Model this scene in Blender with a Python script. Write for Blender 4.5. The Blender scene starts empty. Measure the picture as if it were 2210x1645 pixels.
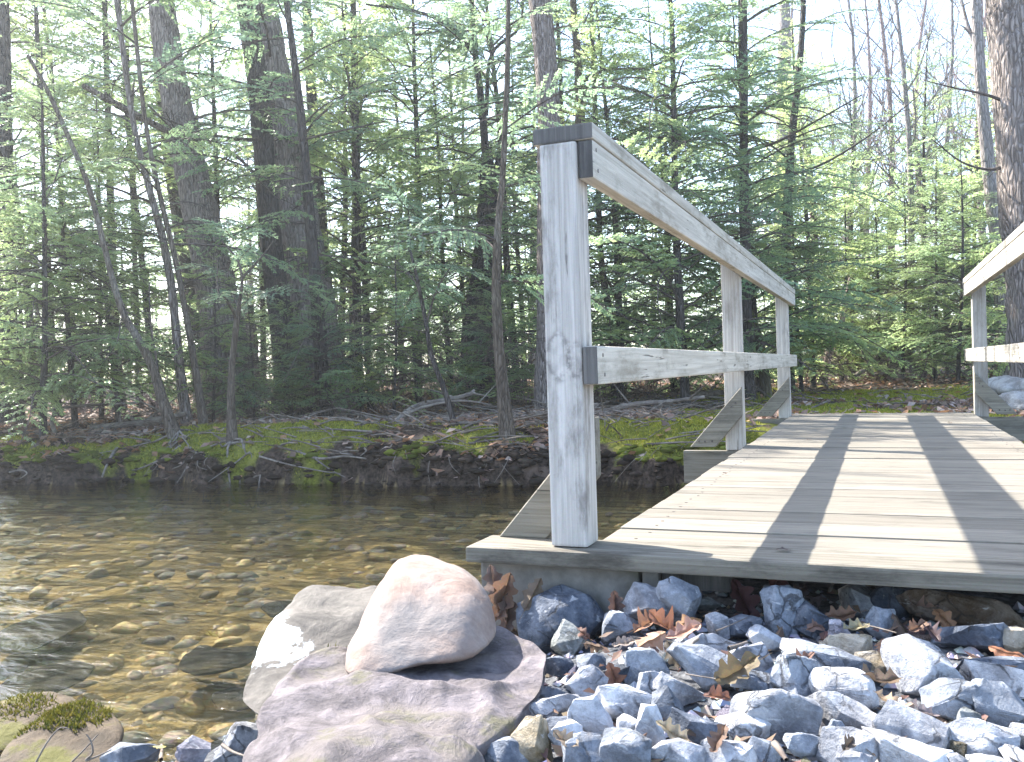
import bpy, bmesh, math, random
import numpy as np
from mathutils import Vector, Matrix, noise as mnoise
from math import radians, sin, cos, pi, sqrt

SC = bpy.context.scene
HAZE = 0.0026
COL = SC.collection
RS = np.random.RandomState(7)
random.seed(7)

# ------------------------------------------------------------------ camera
FPX = 1923.2
CAM = np.array([0.7196, -1.9579, 0.4171])
YAW, PITCH, ROLL = 0.3904, -0.0120, -0.0320
FW = np.array([-sin(YAW)*cos(PITCH), cos(YAW)*cos(PITCH), sin(PITCH)])
_rt = np.array([cos(YAW), sin(YAW), 0.0]); _up = np.cross(_rt, FW)
RT = cos(ROLL)*_rt + sin(ROLL)*_up
UP = -sin(ROLL)*_rt + cos(ROLL)*_up

def ray(u, v): return FW*FPX + RT*(u-1105) - UP*(v-822.5)
def at(u, v, d): return CAM + ray(u, v)*(d/FPX)
def gp(u, v, z):
    r = ray(u, v); return CAM + r*((z-CAM[2])/r[2])

cam = bpy.data.cameras.new('camera'); camo = bpy.data.objects.new('camera', cam); COL.objects.link(camo)
m = Matrix(((RT[0], UP[0], -FW[0], CAM[0]), (RT[1], UP[1], -FW[1], CAM[1]), (RT[2], UP[2], -FW[2], CAM[2]), (0, 0, 0, 1)))
camo.matrix_world = m
cam.sensor_width = 36; cam.lens = FPX/2210*36; cam.clip_end = 500; cam.clip_start = 0.05
SC.camera = camo

# ------------------------------------------------------------------ helpers
def tag(o, label=None, cat=None, group=None, kind=None):
    if label: o['label'] = label
    if cat: o['category'] = cat
    if group: o['group'] = group
    if kind: o['kind'] = kind
    return o

def link(name, me, parent=None, loc=None):
    o = bpy.data.objects.new(name, me); COL.objects.link(o)
    if loc is not None: o.location = tuple(loc)
    if parent is not None: o.parent = parent
    return o

def empty(name, loc, rz=0.0):
    o = bpy.data.objects.new(name, None); COL.objects.link(o)
    o.location = tuple(loc); o.rotation_euler = (0, 0, rz); o.empty_display_size = .1
    return o

class MB:
    """collects vertices and faces in numpy blocks -> one mesh"""
    def __init__(s): s.v = []; s.f = []; s.mi = []; s.col = []; s.n = 0
    def add(s, V, F, mi=0, col=None):
        V = np.asarray(V, float).reshape(-1, 3); F = np.asarray(F, np.int64)
        s.v.append(V); s.f.append(F+s.n); s.n += len(V)
        s.mi.append(np.full(len(F), mi, np.int32))
        if col is None: col = np.ones((len(F), 4))
        else:
            col = np.asarray(col, float)
            if col.ndim == 1: col = np.tile(col, (len(F), 1))
        s.col.append(col)
    def mesh(s, name, mats, smooth=False, usecol=False):
        me = bpy.data.meshes.new(name)
        V = np.concatenate(s.v) if s.v else np.zeros((0, 3))
        sizes = np.concatenate([np.full(len(f), f.shape[1]) for f in s.f])
        loops = np.concatenate([f.ravel() for f in s.f])
        me.vertices.add(len(V)); me.vertices.foreach_set('co', V.ravel().astype(np.float32))
        me.loops.add(len(loops)); me.loops.foreach_set('vertex_index', loops.astype(np.int32))
        me.polygons.add(len(sizes))
        st = np.zeros(len(sizes), np.int32); st[1:] = np.cumsum(sizes)[:-1]
        me.polygons.foreach_set('loop_start', st)
        me.polygons.foreach_set('material_index', np.concatenate(s.mi))
        me.polygons.foreach_set('use_smooth', np.full(len(sizes), smooth, bool))
        if usecol:
            a = me.attributes.new('Col', 'FLOAT_COLOR', 'FACE')
            a.data.foreach_set('color', np.concatenate(s.col).ravel().astype(np.float32))
        for mt in mats: me.materials.append(mt)
        me.update(calc_edges=True)
        return me

def tube(path, rad, segs=8, ridge=0.0, rng=None, cap=False):
    """tapered tube along a path -> V, F"""
    P = np.asarray(path, float); n = len(P); rad = np.asarray(rad, float)
    T = np.gradient(P, axis=0); T /= np.linalg.norm(T, axis=1)[:, None]+1e-9
    ref = np.array([1.0, 0.13, 0.0]) if abs(T[0][0]) < .8 else np.array([0, 1.0, .1])
    A = np.cross(T, ref); A /= np.linalg.norm(A, axis=1)[:, None]+1e-9
    B = np.cross(T, A)
    th = np.arange(segs)*2*pi/segs
    R = np.repeat(rad[:, None], segs, 1)
    if ridge and rng is not None:
        R = R*(1+ridge*(rng.rand(1, segs)-.5)*1.2+ridge*(rng.rand(n, segs)-.5)*.8)
    V = P[:, None, :]+R[..., None]*(np.cos(th)[None, :, None]*A[:, None, :]+np.sin(th)[None, :, None]*B[:, None, :])
    i = np.arange(n-1)[:, None]*segs; j = np.arange(segs)[None, :]; k = (j+1) % segs
    F = np.stack([i+j, i+k, i+segs+k, i+segs+j], -1).reshape(-1, 4)
    return V.reshape(-1, 3), F

def smooth_path(pts, n):
    """Catmull-Rom resample"""
    P = np.asarray(pts, float)
    if len(P) == 2: 
        t = np.linspace(0, 1, n)[:, None]; return P[0]*(1-t)+P[1]*t
    Q = np.vstack([2*P[0]-P[1], P, 2*P[-1]-P[-2]]); out = []
    for x in np.linspace(0, len(P)-1-1e-6, n):
        i = int(x); t = x-i; a, b, c, d = Q[i], Q[i+1], Q[i+2], Q[i+3]
        out.append(.5*((2*b)+(-a+c)*t+(2*a-5*b+4*c-d)*t*t+(-a+3*b-3*c+d)*t**3))
    return np.array(out)

def sstep(a, b, x):
    t = np.clip((x-a)/(b-a), 0, 1); return t*t*(3-2*t)

# value noise (numpy)
_tab = np.random.RandomState(3).rand(64, 64)
def vnoise(x, y, s=1.0, o=0.0):
    x = np.asarray(x, float)/s+o; y = np.asarray(y, float)/s+o*1.7
    xi = np.floor(x).astype(int); yi = np.floor(y).astype(int); fx = x-xi; fy = y-yi
    fx = fx*fx*(3-2*fx); fy = fy*fy*(3-2*fy)
    g = lambda a, b: _tab[a % 64, b % 64]
    return (g(xi, yi)*(1-fx)+g(xi+1, yi)*fx)*(1-fy)+(g(xi, yi+1)*(1-fx)+g(xi+1, yi+1)*fx)*fy-.5

# ------------------------------------------------------------------ materials
def new_mat(name):
    mt = bpy.data.materials.new(name); mt.use_nodes = True
    nt = mt.node_tree; nt.nodes.clear()
    return mt, nt, nt.nodes, nt.links
def N(nt, t, **k):
    n = nt.nodes.new(t)
    for a, b in k.items():
        if a.startswith('i_'): n.inputs[a[2:].replace('_', ' ')].default_value = b
        else: setattr(n, a, b)
    return n
def ramp(nt, stops, interp='LINEAR'):
    r = nt.nodes.new('ShaderNodeValToRGB'); e = r.color_ramp.elements; r.color_ramp.interpolation = interp
    while len(e) < len(stops): e.new(.5)
    for i, (p, c) in enumerate(stops):
        e[i].position = p; e[i].color = (*c, 1) if len(c) == 3 else c
    return r
def mixc(nt, fac, a, b, mode='MIX'):
    n = nt.nodes.new('ShaderNodeMix'); n.data_type = 'RGBA'; n.blend_type = mode
    for sock, val in ((n.inputs[0], fac), (n.inputs[6], a), (n.inputs[7], b)):
        if hasattr(val, 'is_linked') or hasattr(val, 'node'): nt.links.new(val, sock)
        elif isinstance(val, (int, float)): sock.default_value = val
        else: sock.default_value = (*val, 1)
    return n.outputs[2]
def noise_n(nt, vec, scale, detail=6, rough=.6, dist=0):
    n = N(nt, 'ShaderNodeTexNoise'); n.inputs['Scale'].default_value = scale; n.inputs['Detail'].default_value = detail
    n.inputs['Roughness'].default_value = rough; n.inputs['Distortion'].default_value = dist
    if vec is not None: nt.links.new(vec, n.inputs['Vector'])
    return n
def mapping(nt, vec, scale=(1, 1, 1), loc=(0, 0, 0), rot=(0, 0, 0)):
    n = N(nt, 'ShaderNodeMapping'); n.inputs['Scale'].default_value = scale; n.inputs['Location'].default_value = loc
    n.inputs['Rotation'].default_value = rot
    nt.links.new(vec, n.inputs['Vector']); return n.outputs[0]
def out(nt, sh):
    o = N(nt, 'ShaderNodeOutputMaterial'); nt.links.new(sh, o.inputs['Surface'])
def bump(nt, h, strength, dist, prev=None):
    b = N(nt, 'ShaderNodeBump'); b.inputs['Strength'].default_value = strength; b.inputs['Distance'].default_value = dist
    nt.links.new(h, b.inputs['Height'])
    if prev is not None: nt.links.new(prev, b.inputs['Normal'])
    return b.outputs[0]
def pbsdf(nt, col, rough=.8, normal=None, spec=.3):
    p = N(nt, 'ShaderNodeBsdfPrincipled'); p.inputs['Roughness'].default_value = rough
    p.inputs['Specular IOR Level'].default_value = spec
    if hasattr(col, 'node'): nt.links.new(col, p.inputs['Base Color'])
    else: p.inputs['Base Color'].default_value = (*col, 1)
    if normal is not None: nt.links.new(normal, p.inputs['Normal'])
    return p
def mul_add(nt, a, b, op='MULTIPLY'):
    n = N(nt, 'ShaderNodeMath', operation=op)
    for i, q in enumerate((a, b)):
        if hasattr(q, 'node'): nt.links.new(q, n.inputs[i])
        else: n.inputs[i].default_value = q
    return n.outputs[0]

def wood_mat(name, axis, dark, light, stain, stain_amt=.5, knot=None, extra=None):
    mt, nt, ns, ls = new_mat(name)
    tc = N(nt, 'ShaderNodeTexCoord'); oi = N(nt, 'ShaderNodeObjectInfo')
    off = N(nt, 'ShaderNodeVectorMath', operation='SCALE'); off.inputs[0].default_value = (7.3, 3.1, 5.7)
    ls.new(oi.outputs['Random'], off.inputs['Scale'])
    ad = N(nt, 'ShaderNodeVectorMath', operation='ADD'); ls.new(tc.outputs['Object'], ad.inputs[0]); ls.new(off.outputs[0], ad.inputs[1])
    vec = ad.outputs[0]
    sc = [85, 85, 85]; sc[axis] = 1.8
    g = noise_n(nt, mapping(nt, vec, tuple(sc)), 1, 8, .65, .6)
    sc2 = [14, 14, 14]; sc2[axis] = 1.1
    g2 = noise_n(nt, mapping(nt, vec, tuple(sc2)), 1, 5, .6, 1.0)
    bsc = [11, 11, 11]; bsc[axis] = 3.2
    blot = noise_n(nt, mapping(nt, vec, tuple(bsc)), 1, 9, .7)
    fine = noise_n(nt, vec, 240, 3, .6)
    c = mixc(nt, ramp_out(nt, g.outputs[0], .3, .7), dark, light)
    c = mixc(nt, mul_add(nt, ramp_out(nt, g2.outputs[0], .55, .78), .42), c, stain)
    c = mixc(nt, mul_add(nt, ramp_out(nt, blot.outputs[0], .47, .68), stain_amt), c, stain)
    c = mixc(nt, .12, c, fine.outputs[1], 'OVERLAY')
    sc3 = [110, 110, 110]; sc3[axis] = 5.5
    ck = noise_n(nt, mapping(nt, vec, tuple(sc3)), 1, 3, .5, .3); ckm = noise_n(nt, vec, 5, 4, .6)
    crk = mul_add(nt, ramp_out(nt, ck.outputs[0], .66, .71), ramp_out(nt, ckm.outputs[0], .44, .56))
    c = mixc(nt, mul_add(nt, crk, .75), c, tuple(q*.35 for q in stain))
    hv = N(nt, 'ShaderNodeHueSaturation'); ls.new(c, hv.inputs['Color'])
    rv = N(nt, 'ShaderNodeMapRange'); rv.inputs['To Min'].default_value = .82; rv.inputs['To Max'].default_value = 1.12
    ls.new(oi.outputs['Random'], rv.inputs['Value']); ls.new(rv.outputs[0], hv.inputs['Value'])
    c = hv.outputs[0]
    h = mul_add(nt, g.outputs[0], mul_add(nt, fine.outputs[0], .25), 'ADD')
    if knot is not None:      # a real knot: dark distorted rings round a point
        for (kx, kz, kr) in knot:
            sp = N(nt, 'ShaderNodeSeparateXYZ'); ls.new(tc.outputs['Object'], sp.inputs[0])
            nd = noise_n(nt, tc.outputs['Object'], 25, 3, .5)
            dx = mul_add(nt, mul_add(nt, sp.outputs[0], kx, 'SUBTRACT'), 1.0)
            dz = mul_add(nt, mul_add(nt, sp.outputs[2], kz, 'SUBTRACT'), .55)
            r2 = mul_add(nt, mul_add(nt, dx, dx), mul_add(nt, dz, dz), 'ADD')
            r = N(nt, 'ShaderNodeMath', operation='SQRT'); ls.new(r2, r.inputs[0])
            rr = mul_add(nt, r.outputs[0], mul_add(nt, nd.outputs[0], .022), 'ADD')
            ri = ramp(nt, [(0, (.6, .6, .6)), (.4, (.25, .25, .25)), (.62, (.35, .35, .35)), (.78, (1, 1, 1)), (.9, (.25, .25, .25)), (1, (0, 0, 0))])
            ls.new(mul_add(nt, rr, 1/kr), ri.inputs[0])
            c = mixc(nt, mul_add(nt, mul_add(nt, ri.outputs[0], ramp_out(nt, noise_n(nt, tc.outputs['Object'], 38, 4, .6).outputs[0], .36, .58)), .62), c, (.10, .09, .085))
    if extra: c = extra(nt, c, tc)
    h = mul_add(nt, h, mul_add(nt, crk, -1.2), 'ADD')
    nb = bump(nt, h, .6, .004)
    p = pbsdf(nt, c, .85, nb, .25); out(nt, p.outputs[0]); return mt
def ramp_out(nt, fac, a, b):
    r = N(nt, 'ShaderNodeMapRange'); r.interpolation_type = 'SMOOTHSTEP'
    r.inputs['From Min'].default_value = a; r.inputs['From Max'].default_value = b
    nt.links.new(fac, r.inputs['Value']); return r.outputs[0]

M = {}
M['wood_z'] = wood_mat('weathered_wood_upright', 2, (.36, .325, .285), (.57, .535, .485), (.17, .15, .125), .6)
M['wood_front'] = wood_mat('weathered_wood_knotted', 2, (.37, .34, .305), (.60, .56, .515), (.14, .125, .11), .8,
                           knot=[(-.012, -.026, .050), (.029, -.034, .040)])
M['wood_y'] = wood_mat('weathered_wood_lengthwise', 1, (.37, .335, .28), (.56, .52, .45), (.19, .165, .125), .7)
M['wood_x'] = wood_mat('weathered_wood_crosswise', 0, (.15, .135, .105), (.26, .24, .195), (.075, .07, .06), .65)
M['deck'] = wood_mat('deck_wood', 0, (.155, .138, .112), (.232, .21, .172), (.09, .082, .07), .6)
M['endgrain'] = wood_mat('end_grain', 2, (.085, .08, .075), (.16, .15, .14), (.045, .042, .04), .7)
M['plank'] = wood_mat('worn_front_plank', 0, (.13, .115, .09), (.235, .215, .175), (.05, .044, .036), .85)

def simple_mat(name, c1, c2, scale=8, rough=.85, b=.4, bd=.01, stretch=(1, 1, 1), c3=None, detail=8):
    mt, nt, ns, ls = new_mat(name); tc = N(nt, 'ShaderNodeTexCoord')
    vec = mapping(nt, tc.outputs['Object'], stretch)
    n = noise_n(nt, vec, scale, detail, .65)
    c = mixc(nt, ramp_out(nt, n.outputs[0], .3, .7), c1, c2)
    if c3: 
        n2 = noise_n(nt, vec, scale*.31, 4, .6); c = mixc(nt, ramp_out(nt, n2.outputs[0], .5, .65), c, c3)
    p = pbsdf(nt, c, rough, bump(nt, n.outputs[0], b, bd)); out(nt, p.outputs[0]); return mt

M['timber'] = simple_mat('rough_concrete_sill', (.15, .14, .125), (.26, .245, .22), 14, .9, .35, .006, (1, 1, 1), (.11, .105, .075))
M['screw'] = simple_mat('rusty_screw', (.06, .05, .045), (.12, .1, .09), 60, .5)

def bark_mat(name, c1, c2, c3, sc=1.0, furrow=.025, moss=None):
    mt, nt, ns, ls = new_mat(name); tc = N(nt, 'ShaderNodeTexCoord')
    v = mapping(nt, tc.outputs['Object'], (26*sc, 26*sc, 3.2*sc))
    n = noise_n(nt, v, 1, 7, .7, 1.4)
    vor = N(nt, 'ShaderNodeTexVoronoi', feature='DISTANCE_TO_EDGE'); vor.inputs['Scale'].default_value = 1
    ls.new(mapping(nt, tc.outputs['Object'], (30*sc, 30*sc, 6*sc)), vor.inputs['Vector'])
    big = noise_n(nt, tc.outputs['Object'], 2.3, 6, .6)
    c = mixc(nt, ramp_out(nt, n.outputs[0], .36, .62), c1, c2)
    c = mixc(nt, ramp_out(nt, big.outputs[0], .5, .7), c, c3)
    h = mul_add(nt, n.outputs[0], ramp_out(nt, vor.outputs[0], 0, .25), 'ADD')
    c = mixc(nt, mul_add(nt, ramp_out(nt, vor.outputs[0], .12, .0), .55), c, tuple(x*.35 for x in c1))
    if moss:
        mn = noise_n(nt, tc.outputs['Object'], 6, 6, .6); c = mixc(nt, ramp_out(nt, mn.outputs[0], .52, .62), c, moss)
    p = pbsdf(nt, c, .9, bump(nt, h, .9, furrow), .15); out(nt, p.outputs[0]); return mt
M['bark_grey'] = bark_mat('furrowed_grey_bark', (.17, .14, .125), (.42, .36, .33), (.33, .285, .265))
M['bark_scaly'] = bark_mat('scaly_grey_brown_bark', (.12, .095, .083), (.42, .355, .325), (.29, .245, .22), 1.3)
M['bark_dark'] = bark_mat('dark_hemlock_bark', (.05, .043, .04), (.15, .13, .122), (.10, .09, .085), 1.2)
M['bark_lichen'] = bark_mat('lichen_bark', (.075, .058, .046), (.19, .155, .125), (.24, .215, .175), 1.6, .01)
M['bark_pale'] = bark_mat('pale_hardwood_bark', (.20, .175, .165), (.40, .36, .345), (.30, .26, .25), 1.0, .012)
M['bark_pink'] = bark_mat('pinkish_twig_bark', (.22, .16, .15), (.36, .28, .265), (.28, .22, .21), 1.0, .006)
M['bark_moss'] = bark_mat('mossy_bark', (.08, .07, .05), (.20, .17, .12), (.14, .13, .06), 1.2, .015, (.12, .14, .025))
M['twig'] = simple_mat('hemlock_twig', (.05, .04, .036), (.12, .095, .08), 30, .9, .3, .003)
M['root'] = simple_mat('bare_root', (.11, .09, .075), (.27, .235, .20), 22, .85, .5, .006)
M['deadwood'] = simple_mat('dead_wood', (.10, .078, .062), (.26, .22, .185), 14, .9, .6, .01, (1, 1, 1), (.09, .07, .06))

def foliage_mat(name, cols, tr=.5):
    mt, nt, ns, ls = new_mat(name)
    geo = N(nt, 'ShaderNodeNewGeometry'); at_ = N(nt, 'ShaderNodeAttribute', attribute_name='Col'); oi = N(nt, 'ShaderNodeObjectInfo')
    n = noise_n(nt, geo.outputs['Position'], 1.1, 3, .55)
    s = mul_add(nt, mul_add(nt, n.outputs[0], .9), mul_add(nt, at_.outputs['Fac'], .35), 'ADD')
    s = mul_add(nt, s, mul_add(nt, oi.outputs['Random'], .25), 'ADD')
    r = ramp(nt, [(.30+.5*i/(len(cols)-1), c) for i, c in enumerate(cols)])
    ls.new(mul_add(nt, s, .85), r.inputs[0])
    d = N(nt, 'ShaderNodeBsdfPrincipled'); d.inputs['Roughness'].default_value = .38; d.inputs['Specular IOR Level'].default_value = .6
    ls.new(r.outputs[0], d.inputs['Base Color'])
    t = N(nt, 'ShaderNodeBsdfTranslucent'); hs = N(nt, 'ShaderNodeHueSaturation'); hs.inputs['Value'].default_value = 3.9; hs.inputs['Saturation'].default_value = .9
    ls.new(r.outputs[0], hs.inputs['Color']); ls.new(hs.outputs[0], t.inputs['Color'])
    mx = N(nt, 'ShaderNodeMixShader'); mx.inputs[0].default_value = tr
    ls.new(d.outputs[0], mx.inputs[1]); ls.new(t.outputs[0], mx.inputs[2]); out(nt, mx.outputs[0]); return mt
M['needles'] = foliage_mat('hemlock_needles', [(.07, .11, .08), (.095, .145, .09), (.125, .175, .085), (.17, .21, .085)], .5)
M['needles_sunlit'] = foliage_mat('sunlit_hemlock_needles', [(.10, .14, .085), (.13, .18, .09), (.16, .205, .085), (.20, .235, .085)], .5)  # yellower, paler copy of the needles: sunshine put into the leaf colour
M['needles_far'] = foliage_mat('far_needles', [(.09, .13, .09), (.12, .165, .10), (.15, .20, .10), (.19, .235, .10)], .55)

def attr_mat(name, rough=.8, tr=0.0, spec=.3, nscale=60, namt=.35):
    mt, nt, ns, ls = new_mat(name); a = N(nt, 'ShaderNodeAttribute', attribute_name='Col'); tc = N(nt, 'ShaderNodeTexCoord')
    n = noise_n(nt, tc.outputs['Object'], nscale, 4, .6)
    c = mixc(nt, namt, a.outputs['Color'], n.outputs[1], 'OVERLAY')
    p = pbsdf(nt, c, rough, None, spec)
    sh = p.outputs[0]
    if tr:
        t = N(nt, 'ShaderNodeBsdfTranslucent'); ls.new(c, t.inputs['Color'])
        mx = N(nt, 'ShaderNodeMixShader'); mx.inputs[0].default_value = tr
        ls.new(sh, mx.inputs[1]); ls.new(t.outputs[0], mx.inputs[2]); sh = mx.outputs[0]
    out(nt, sh); return mt
M['litter'] = attr_mat('leaf_litter', .7, .25)
M['moss'] = attr_mat('moss_tuft', .9, .35, .1)
M['pebble'] = attr_mat('pebble', .7, 0, .4, 40, .5)

def leaf_mat():
    mt, nt, ns, ls = new_mat('dry_oak_leaf'); oi = N(nt, 'ShaderNodeObjectInfo'); tc = N(nt, 'ShaderNodeTexCoord')
    n = noise_n(nt, tc.outputs['Object'], 45, 6, .6)
    c = mixc(nt, .45, oi.outputs['Color'], n.outputs[1], 'OVERLAY')
    w = N(nt, 'ShaderNodeSeparateXYZ'); ls.new(tc.outputs['Object'], w.inputs[0])
    ab = N(nt, 'ShaderNodeMath', operation='ABSOLUTE'); ls.new(w.outputs[1], ab.inputs[0])
    c = mixc(nt, mul_add(nt, ramp_out(nt, ab.outputs[0], .0022, .0005), .5), c, (.45, .3, .16))
    p = pbsdf(nt, c, .6, bump(nt, n.outputs[0], .4, .003), .35)
    t = N(nt, 'ShaderNodeBsdfTranslucent'); ls.new(c, t.inputs['Color'])
    mx = N(nt, 'ShaderNodeMixShader'); mx.inputs[0].default_value = .3
    ls.new(p.outputs[0], mx.inputs[1]); ls.new(t.outputs[0], mx.inputs[2]); out(nt, mx.outputs[0]); return mt
M['oakleaf'] = leaf_mat()

def stone_mat(name, vein=.5):
    mt, nt, ns, ls = new_mat(name); oi = N(nt, 'ShaderNodeObjectInfo'); tc = N(nt, 'ShaderNodeTexCoord')
    off = N(nt, 'ShaderNodeVectorMath', operation='SCALE'); off.inputs[0].default_value = (3.3, 5.1, 1.7); ls.new(oi.outputs['Random'], off.inputs['Scale'])
    ad = N(nt, 'ShaderNodeVectorMath', operation='ADD'); ls.new(tc.outputs['Object'], ad.inputs[0]); ls.new(off.outputs[0], ad.inputs[1]); vec = ad.outputs[0]
    n1 = noise_n(nt, vec, 14, 9, .68); n2 = noise_n(nt, vec, 90, 6, .7); n3 = noise_n(nt, mapping(nt, vec, (30, 9, 55), (0, 0, 0), (.5, .3, .2)), 1, 6, .6, .8)
    base = oi.outputs['Color']
    hs = N(nt, 'ShaderNodeHueSaturation'); hs.inputs['Value'].default_value = .5; hs.inputs['Saturation'].default_value = 1.15; ls.new(base, hs.inputs['Color'])
    hl = N(nt, 'ShaderNodeHueSaturation'); hl.inputs['Value'].default_value = 1.3; hl.inputs['Saturation'].default_value = .6; ls.new(base, hl.inputs['Color'])
    c = mixc(nt, ramp_out(nt, n1.outputs[0], .36, .64), hs.outputs[0], hl.outputs[0])
    c = mixc(nt, mul_add(nt, ramp_out(nt, n3.outputs[0], .60, .68), vein), c, (.62, .62, .62))
    c = mixc(nt, .5, c, n2.outputs[0], 'OVERLAY')
    vo = N(nt, 'ShaderNodeTexVoronoi', feature='DISTANCE_TO_EDGE'); vo.inputs['Scale'].default_value = 22
    wv = N(nt, 'ShaderNodeVectorMath', operation='ADD'); ls.new(vec, wv.inputs[0]); sc_ = N(nt, 'ShaderNodeVectorMath', operation='SCALE'); sc_.inputs['Scale'].default_value = .05
    ls.new(n1.outputs[1], sc_.inputs[0]); ls.new(sc_.outputs[0], wv.inputs[1]); ls.new(wv.outputs[0], vo.inputs['Vector'])
    n4 = noise_n(nt, vec, 8, 4, .6)
    crack = mul_add(nt, ramp_out(nt, vo.outputs[0], .05, .0), ramp_out(nt, n4.outputs[0], .48, .6))
    c = mixc(nt, mul_add(nt, crack, .55), c, (.05, .05, .055))
    n5 = noise_n(nt, vec, 11, 6, .65); c = mixc(nt, mul_add(nt, ramp_out(nt, n5.outputs[0], .58, .72), .35), c, (.26, .19, .12))
    h = mul_add(nt, mul_add(nt, n1.outputs[0], 1.2), mul_add(nt, n2.outputs[0], .5), 'ADD')
    h = mul_add(nt, h, mul_add(nt, crack, -.5), 'ADD')
    p = pbsdf(nt, c, .82, bump(nt, h, 1.0, .014), .3); out(nt, p.outputs[0]); return mt
M['stone'] = stone_mat('broken_limestone')

def rock_mat(name, c1, c2, c3, patch=None, patch_rng=(.5, .6), moss=None, sc=1.0, bumpd=.015, strat=None, ploc=None):
    mt, nt, ns, ls = new_mat(name); tc = N(nt, 'ShaderNodeTexCoord'); vec = tc.outputs['Object']
    sv = mapping(nt, vec, strat) if strat else vec
    n1 = noise_n(nt, sv, 7*sc, 10, .7, .5); n2 = noise_n(nt, vec, 60*sc, 8, .7); n3 = noise_n(nt, vec, 3.2*sc, 5, .6)
    c = mixc(nt, ramp_out(nt, n1.outputs[0], .35, .65), c1, c2)
    c = mixc(nt, ramp_out(nt, n3.outputs[0], .48, .66), c, c3)
    if patch:
        n4 = noise_n(nt, vec, 4.6*sc, 9, .66, .3); 
        pf = ramp_out(nt, n4.outputs[0], *patch_rng)
        if ploc:
            ds = N(nt, 'ShaderNodeVectorMath', operation='DISTANCE'); ls.new(vec, ds.inputs[0]); ds.inputs[1].default_value = ploc[:3]
            pf = ramp_out(nt, mul_add(nt, ramp_out(nt, ds.outputs['Value'], ploc[3]*1.5, ploc[3]*.3), mul_add(nt, n4.outputs[0], 1.7), 'ADD'), 1.12, 1.17)
        c = mixc(nt, pf, c, patch)
    if moss:
        n5 = noise_n(nt, vec, 5.5, 7, .65); c = mixc(nt, ramp_out(nt, n5.outputs[0], .56, .63), c, moss)
    c = mixc(nt, .4, c, n2.outputs[0], 'OVERLAY')
    h = mul_add(nt, n1.outputs[0], mul_add(nt, n2.outputs[0], .3), 'ADD')
    p = pbsdf(nt, c, .85, bump(nt, h, .85, bumpd), .25); out(nt, p.outputs[0]); return mt
M['rock_pink'] = rock_mat('pink_sandstone', (.21, .15, .122), (.285, .23, .20), (.215, .19, .175), sc=1.0, bumpd=.010)
M['rock_slab'] = rock_mat('purple_slab', (.085, .074, .077), (.215, .188, .195), (.15, .13, .12), patch=(.14, .13, .085), patch_rng=(.54, .68), bumpd=.022, strat=(1, 1, 2.6), sc=1.7)
M['rock_lichen'] = rock_mat('lichen_boulder', (.06, .055, .05), (.165, .15, .132), (.10, .09, .08), patch=(.42, .47, .49), patch_rng=(.53, .56), bumpd=.014, ploc=(-.15, -.08, -.10, .17))
M['rock_moss'] = rock_mat('mossy_shore_rock', (.05, .038, .026), (.135, .10, .066), (.085, .068, .046), patch=(.09, .085, .02), patch_rng=(.50, .58), bumpd=.02)
M['rock_wet'] = rock_mat('wet_stream_rock', (.02, .019, .018), (.075, .066, .055), (.045, .04, .03), patch=(.10, .085, .045), patch_rng=(.55, .7), bumpd=.012)
M['rock_far'] = rock_mat('far_pale_rock', (.22, .21, .20), (.48, .47, .45), (.34, .33, .31), bumpd=.02)

# ------------------------------------------------------------------ terrain
WATER_Z = -0.38
NEAR = np.array([(-60, -2.2), (-6, -.85), (-1.5, -.56), (-.75, -.45), (-.74, -.10), (-.62, .35), (-.2, .62), (1.5, .9), (60, 1.6), (60, -90), (-60, -90)], float)
FAR = np.array([(-60, -.5), (-12, 2.5), (-6, 3.22), (-4.6, 3.46), (-3.6, 3.40), (-2.7, 3.62), (-1.9, 3.60), (-1.3, 3.88), (-.7, 3.92), (-.2, 4.25), (.1, 4.55), (.5, 4.95), (1.5, 5.0), (4, 5.2), (12, 6.0), (60, 9), (60, 160), (-60, 160)], float)
def sdist(poly, x, y):
    x = np.asarray(x, float); y = np.asarray(y, float)
    d = np.full(x.shape, 1e9); ins = np.zeros(x.shape, bool); n = len(poly)
    for i in range(n):
        a = poly[i]; b = poly[(i+1) % n]; e = b-a
        t = np.clip(((x-a[0])*e[0]+(y-a[1])*e[1])/(e@e), 0, 1)
        d = np.minimum(d, np.hypot(x-a[0]-t*e[0], y-a[1]-t*e[1]))
        c = (a[1] > y) != (b[1] > y)
        with np.errstate(divide='ignore', invalid='ignore'):
            xi = (b[0]-a[0])*(y-a[1])/(b[1]-a[1]+1e-12)+a[0]
        ins ^= c & (x < xi)
    return np.where(ins, d, -d)
def far_top(x, y, sf):
    z = -.04+.013*np.clip(sf-1, 0, 30)+.10*np.exp(-((x+3.9)/1.15)**2-((y-4.1)/.75)**2)
    z = z+.09*vnoise(x, y, 1.3, 3)+.05*vnoise(x, y, .55, 13)*sstep(0, .3, sf)+.10*vnoise(x, y, 4.1, 9)*sstep(1, 5, sf)+.03*vnoise(x, y, .4, 5)
    flat = np.exp(-((x-.9)/1.6)**2)*(1-sstep(9, 14, y))        # trodden path beyond the bridge
    return z*(1-flat)+flat*(-.05)
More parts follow.
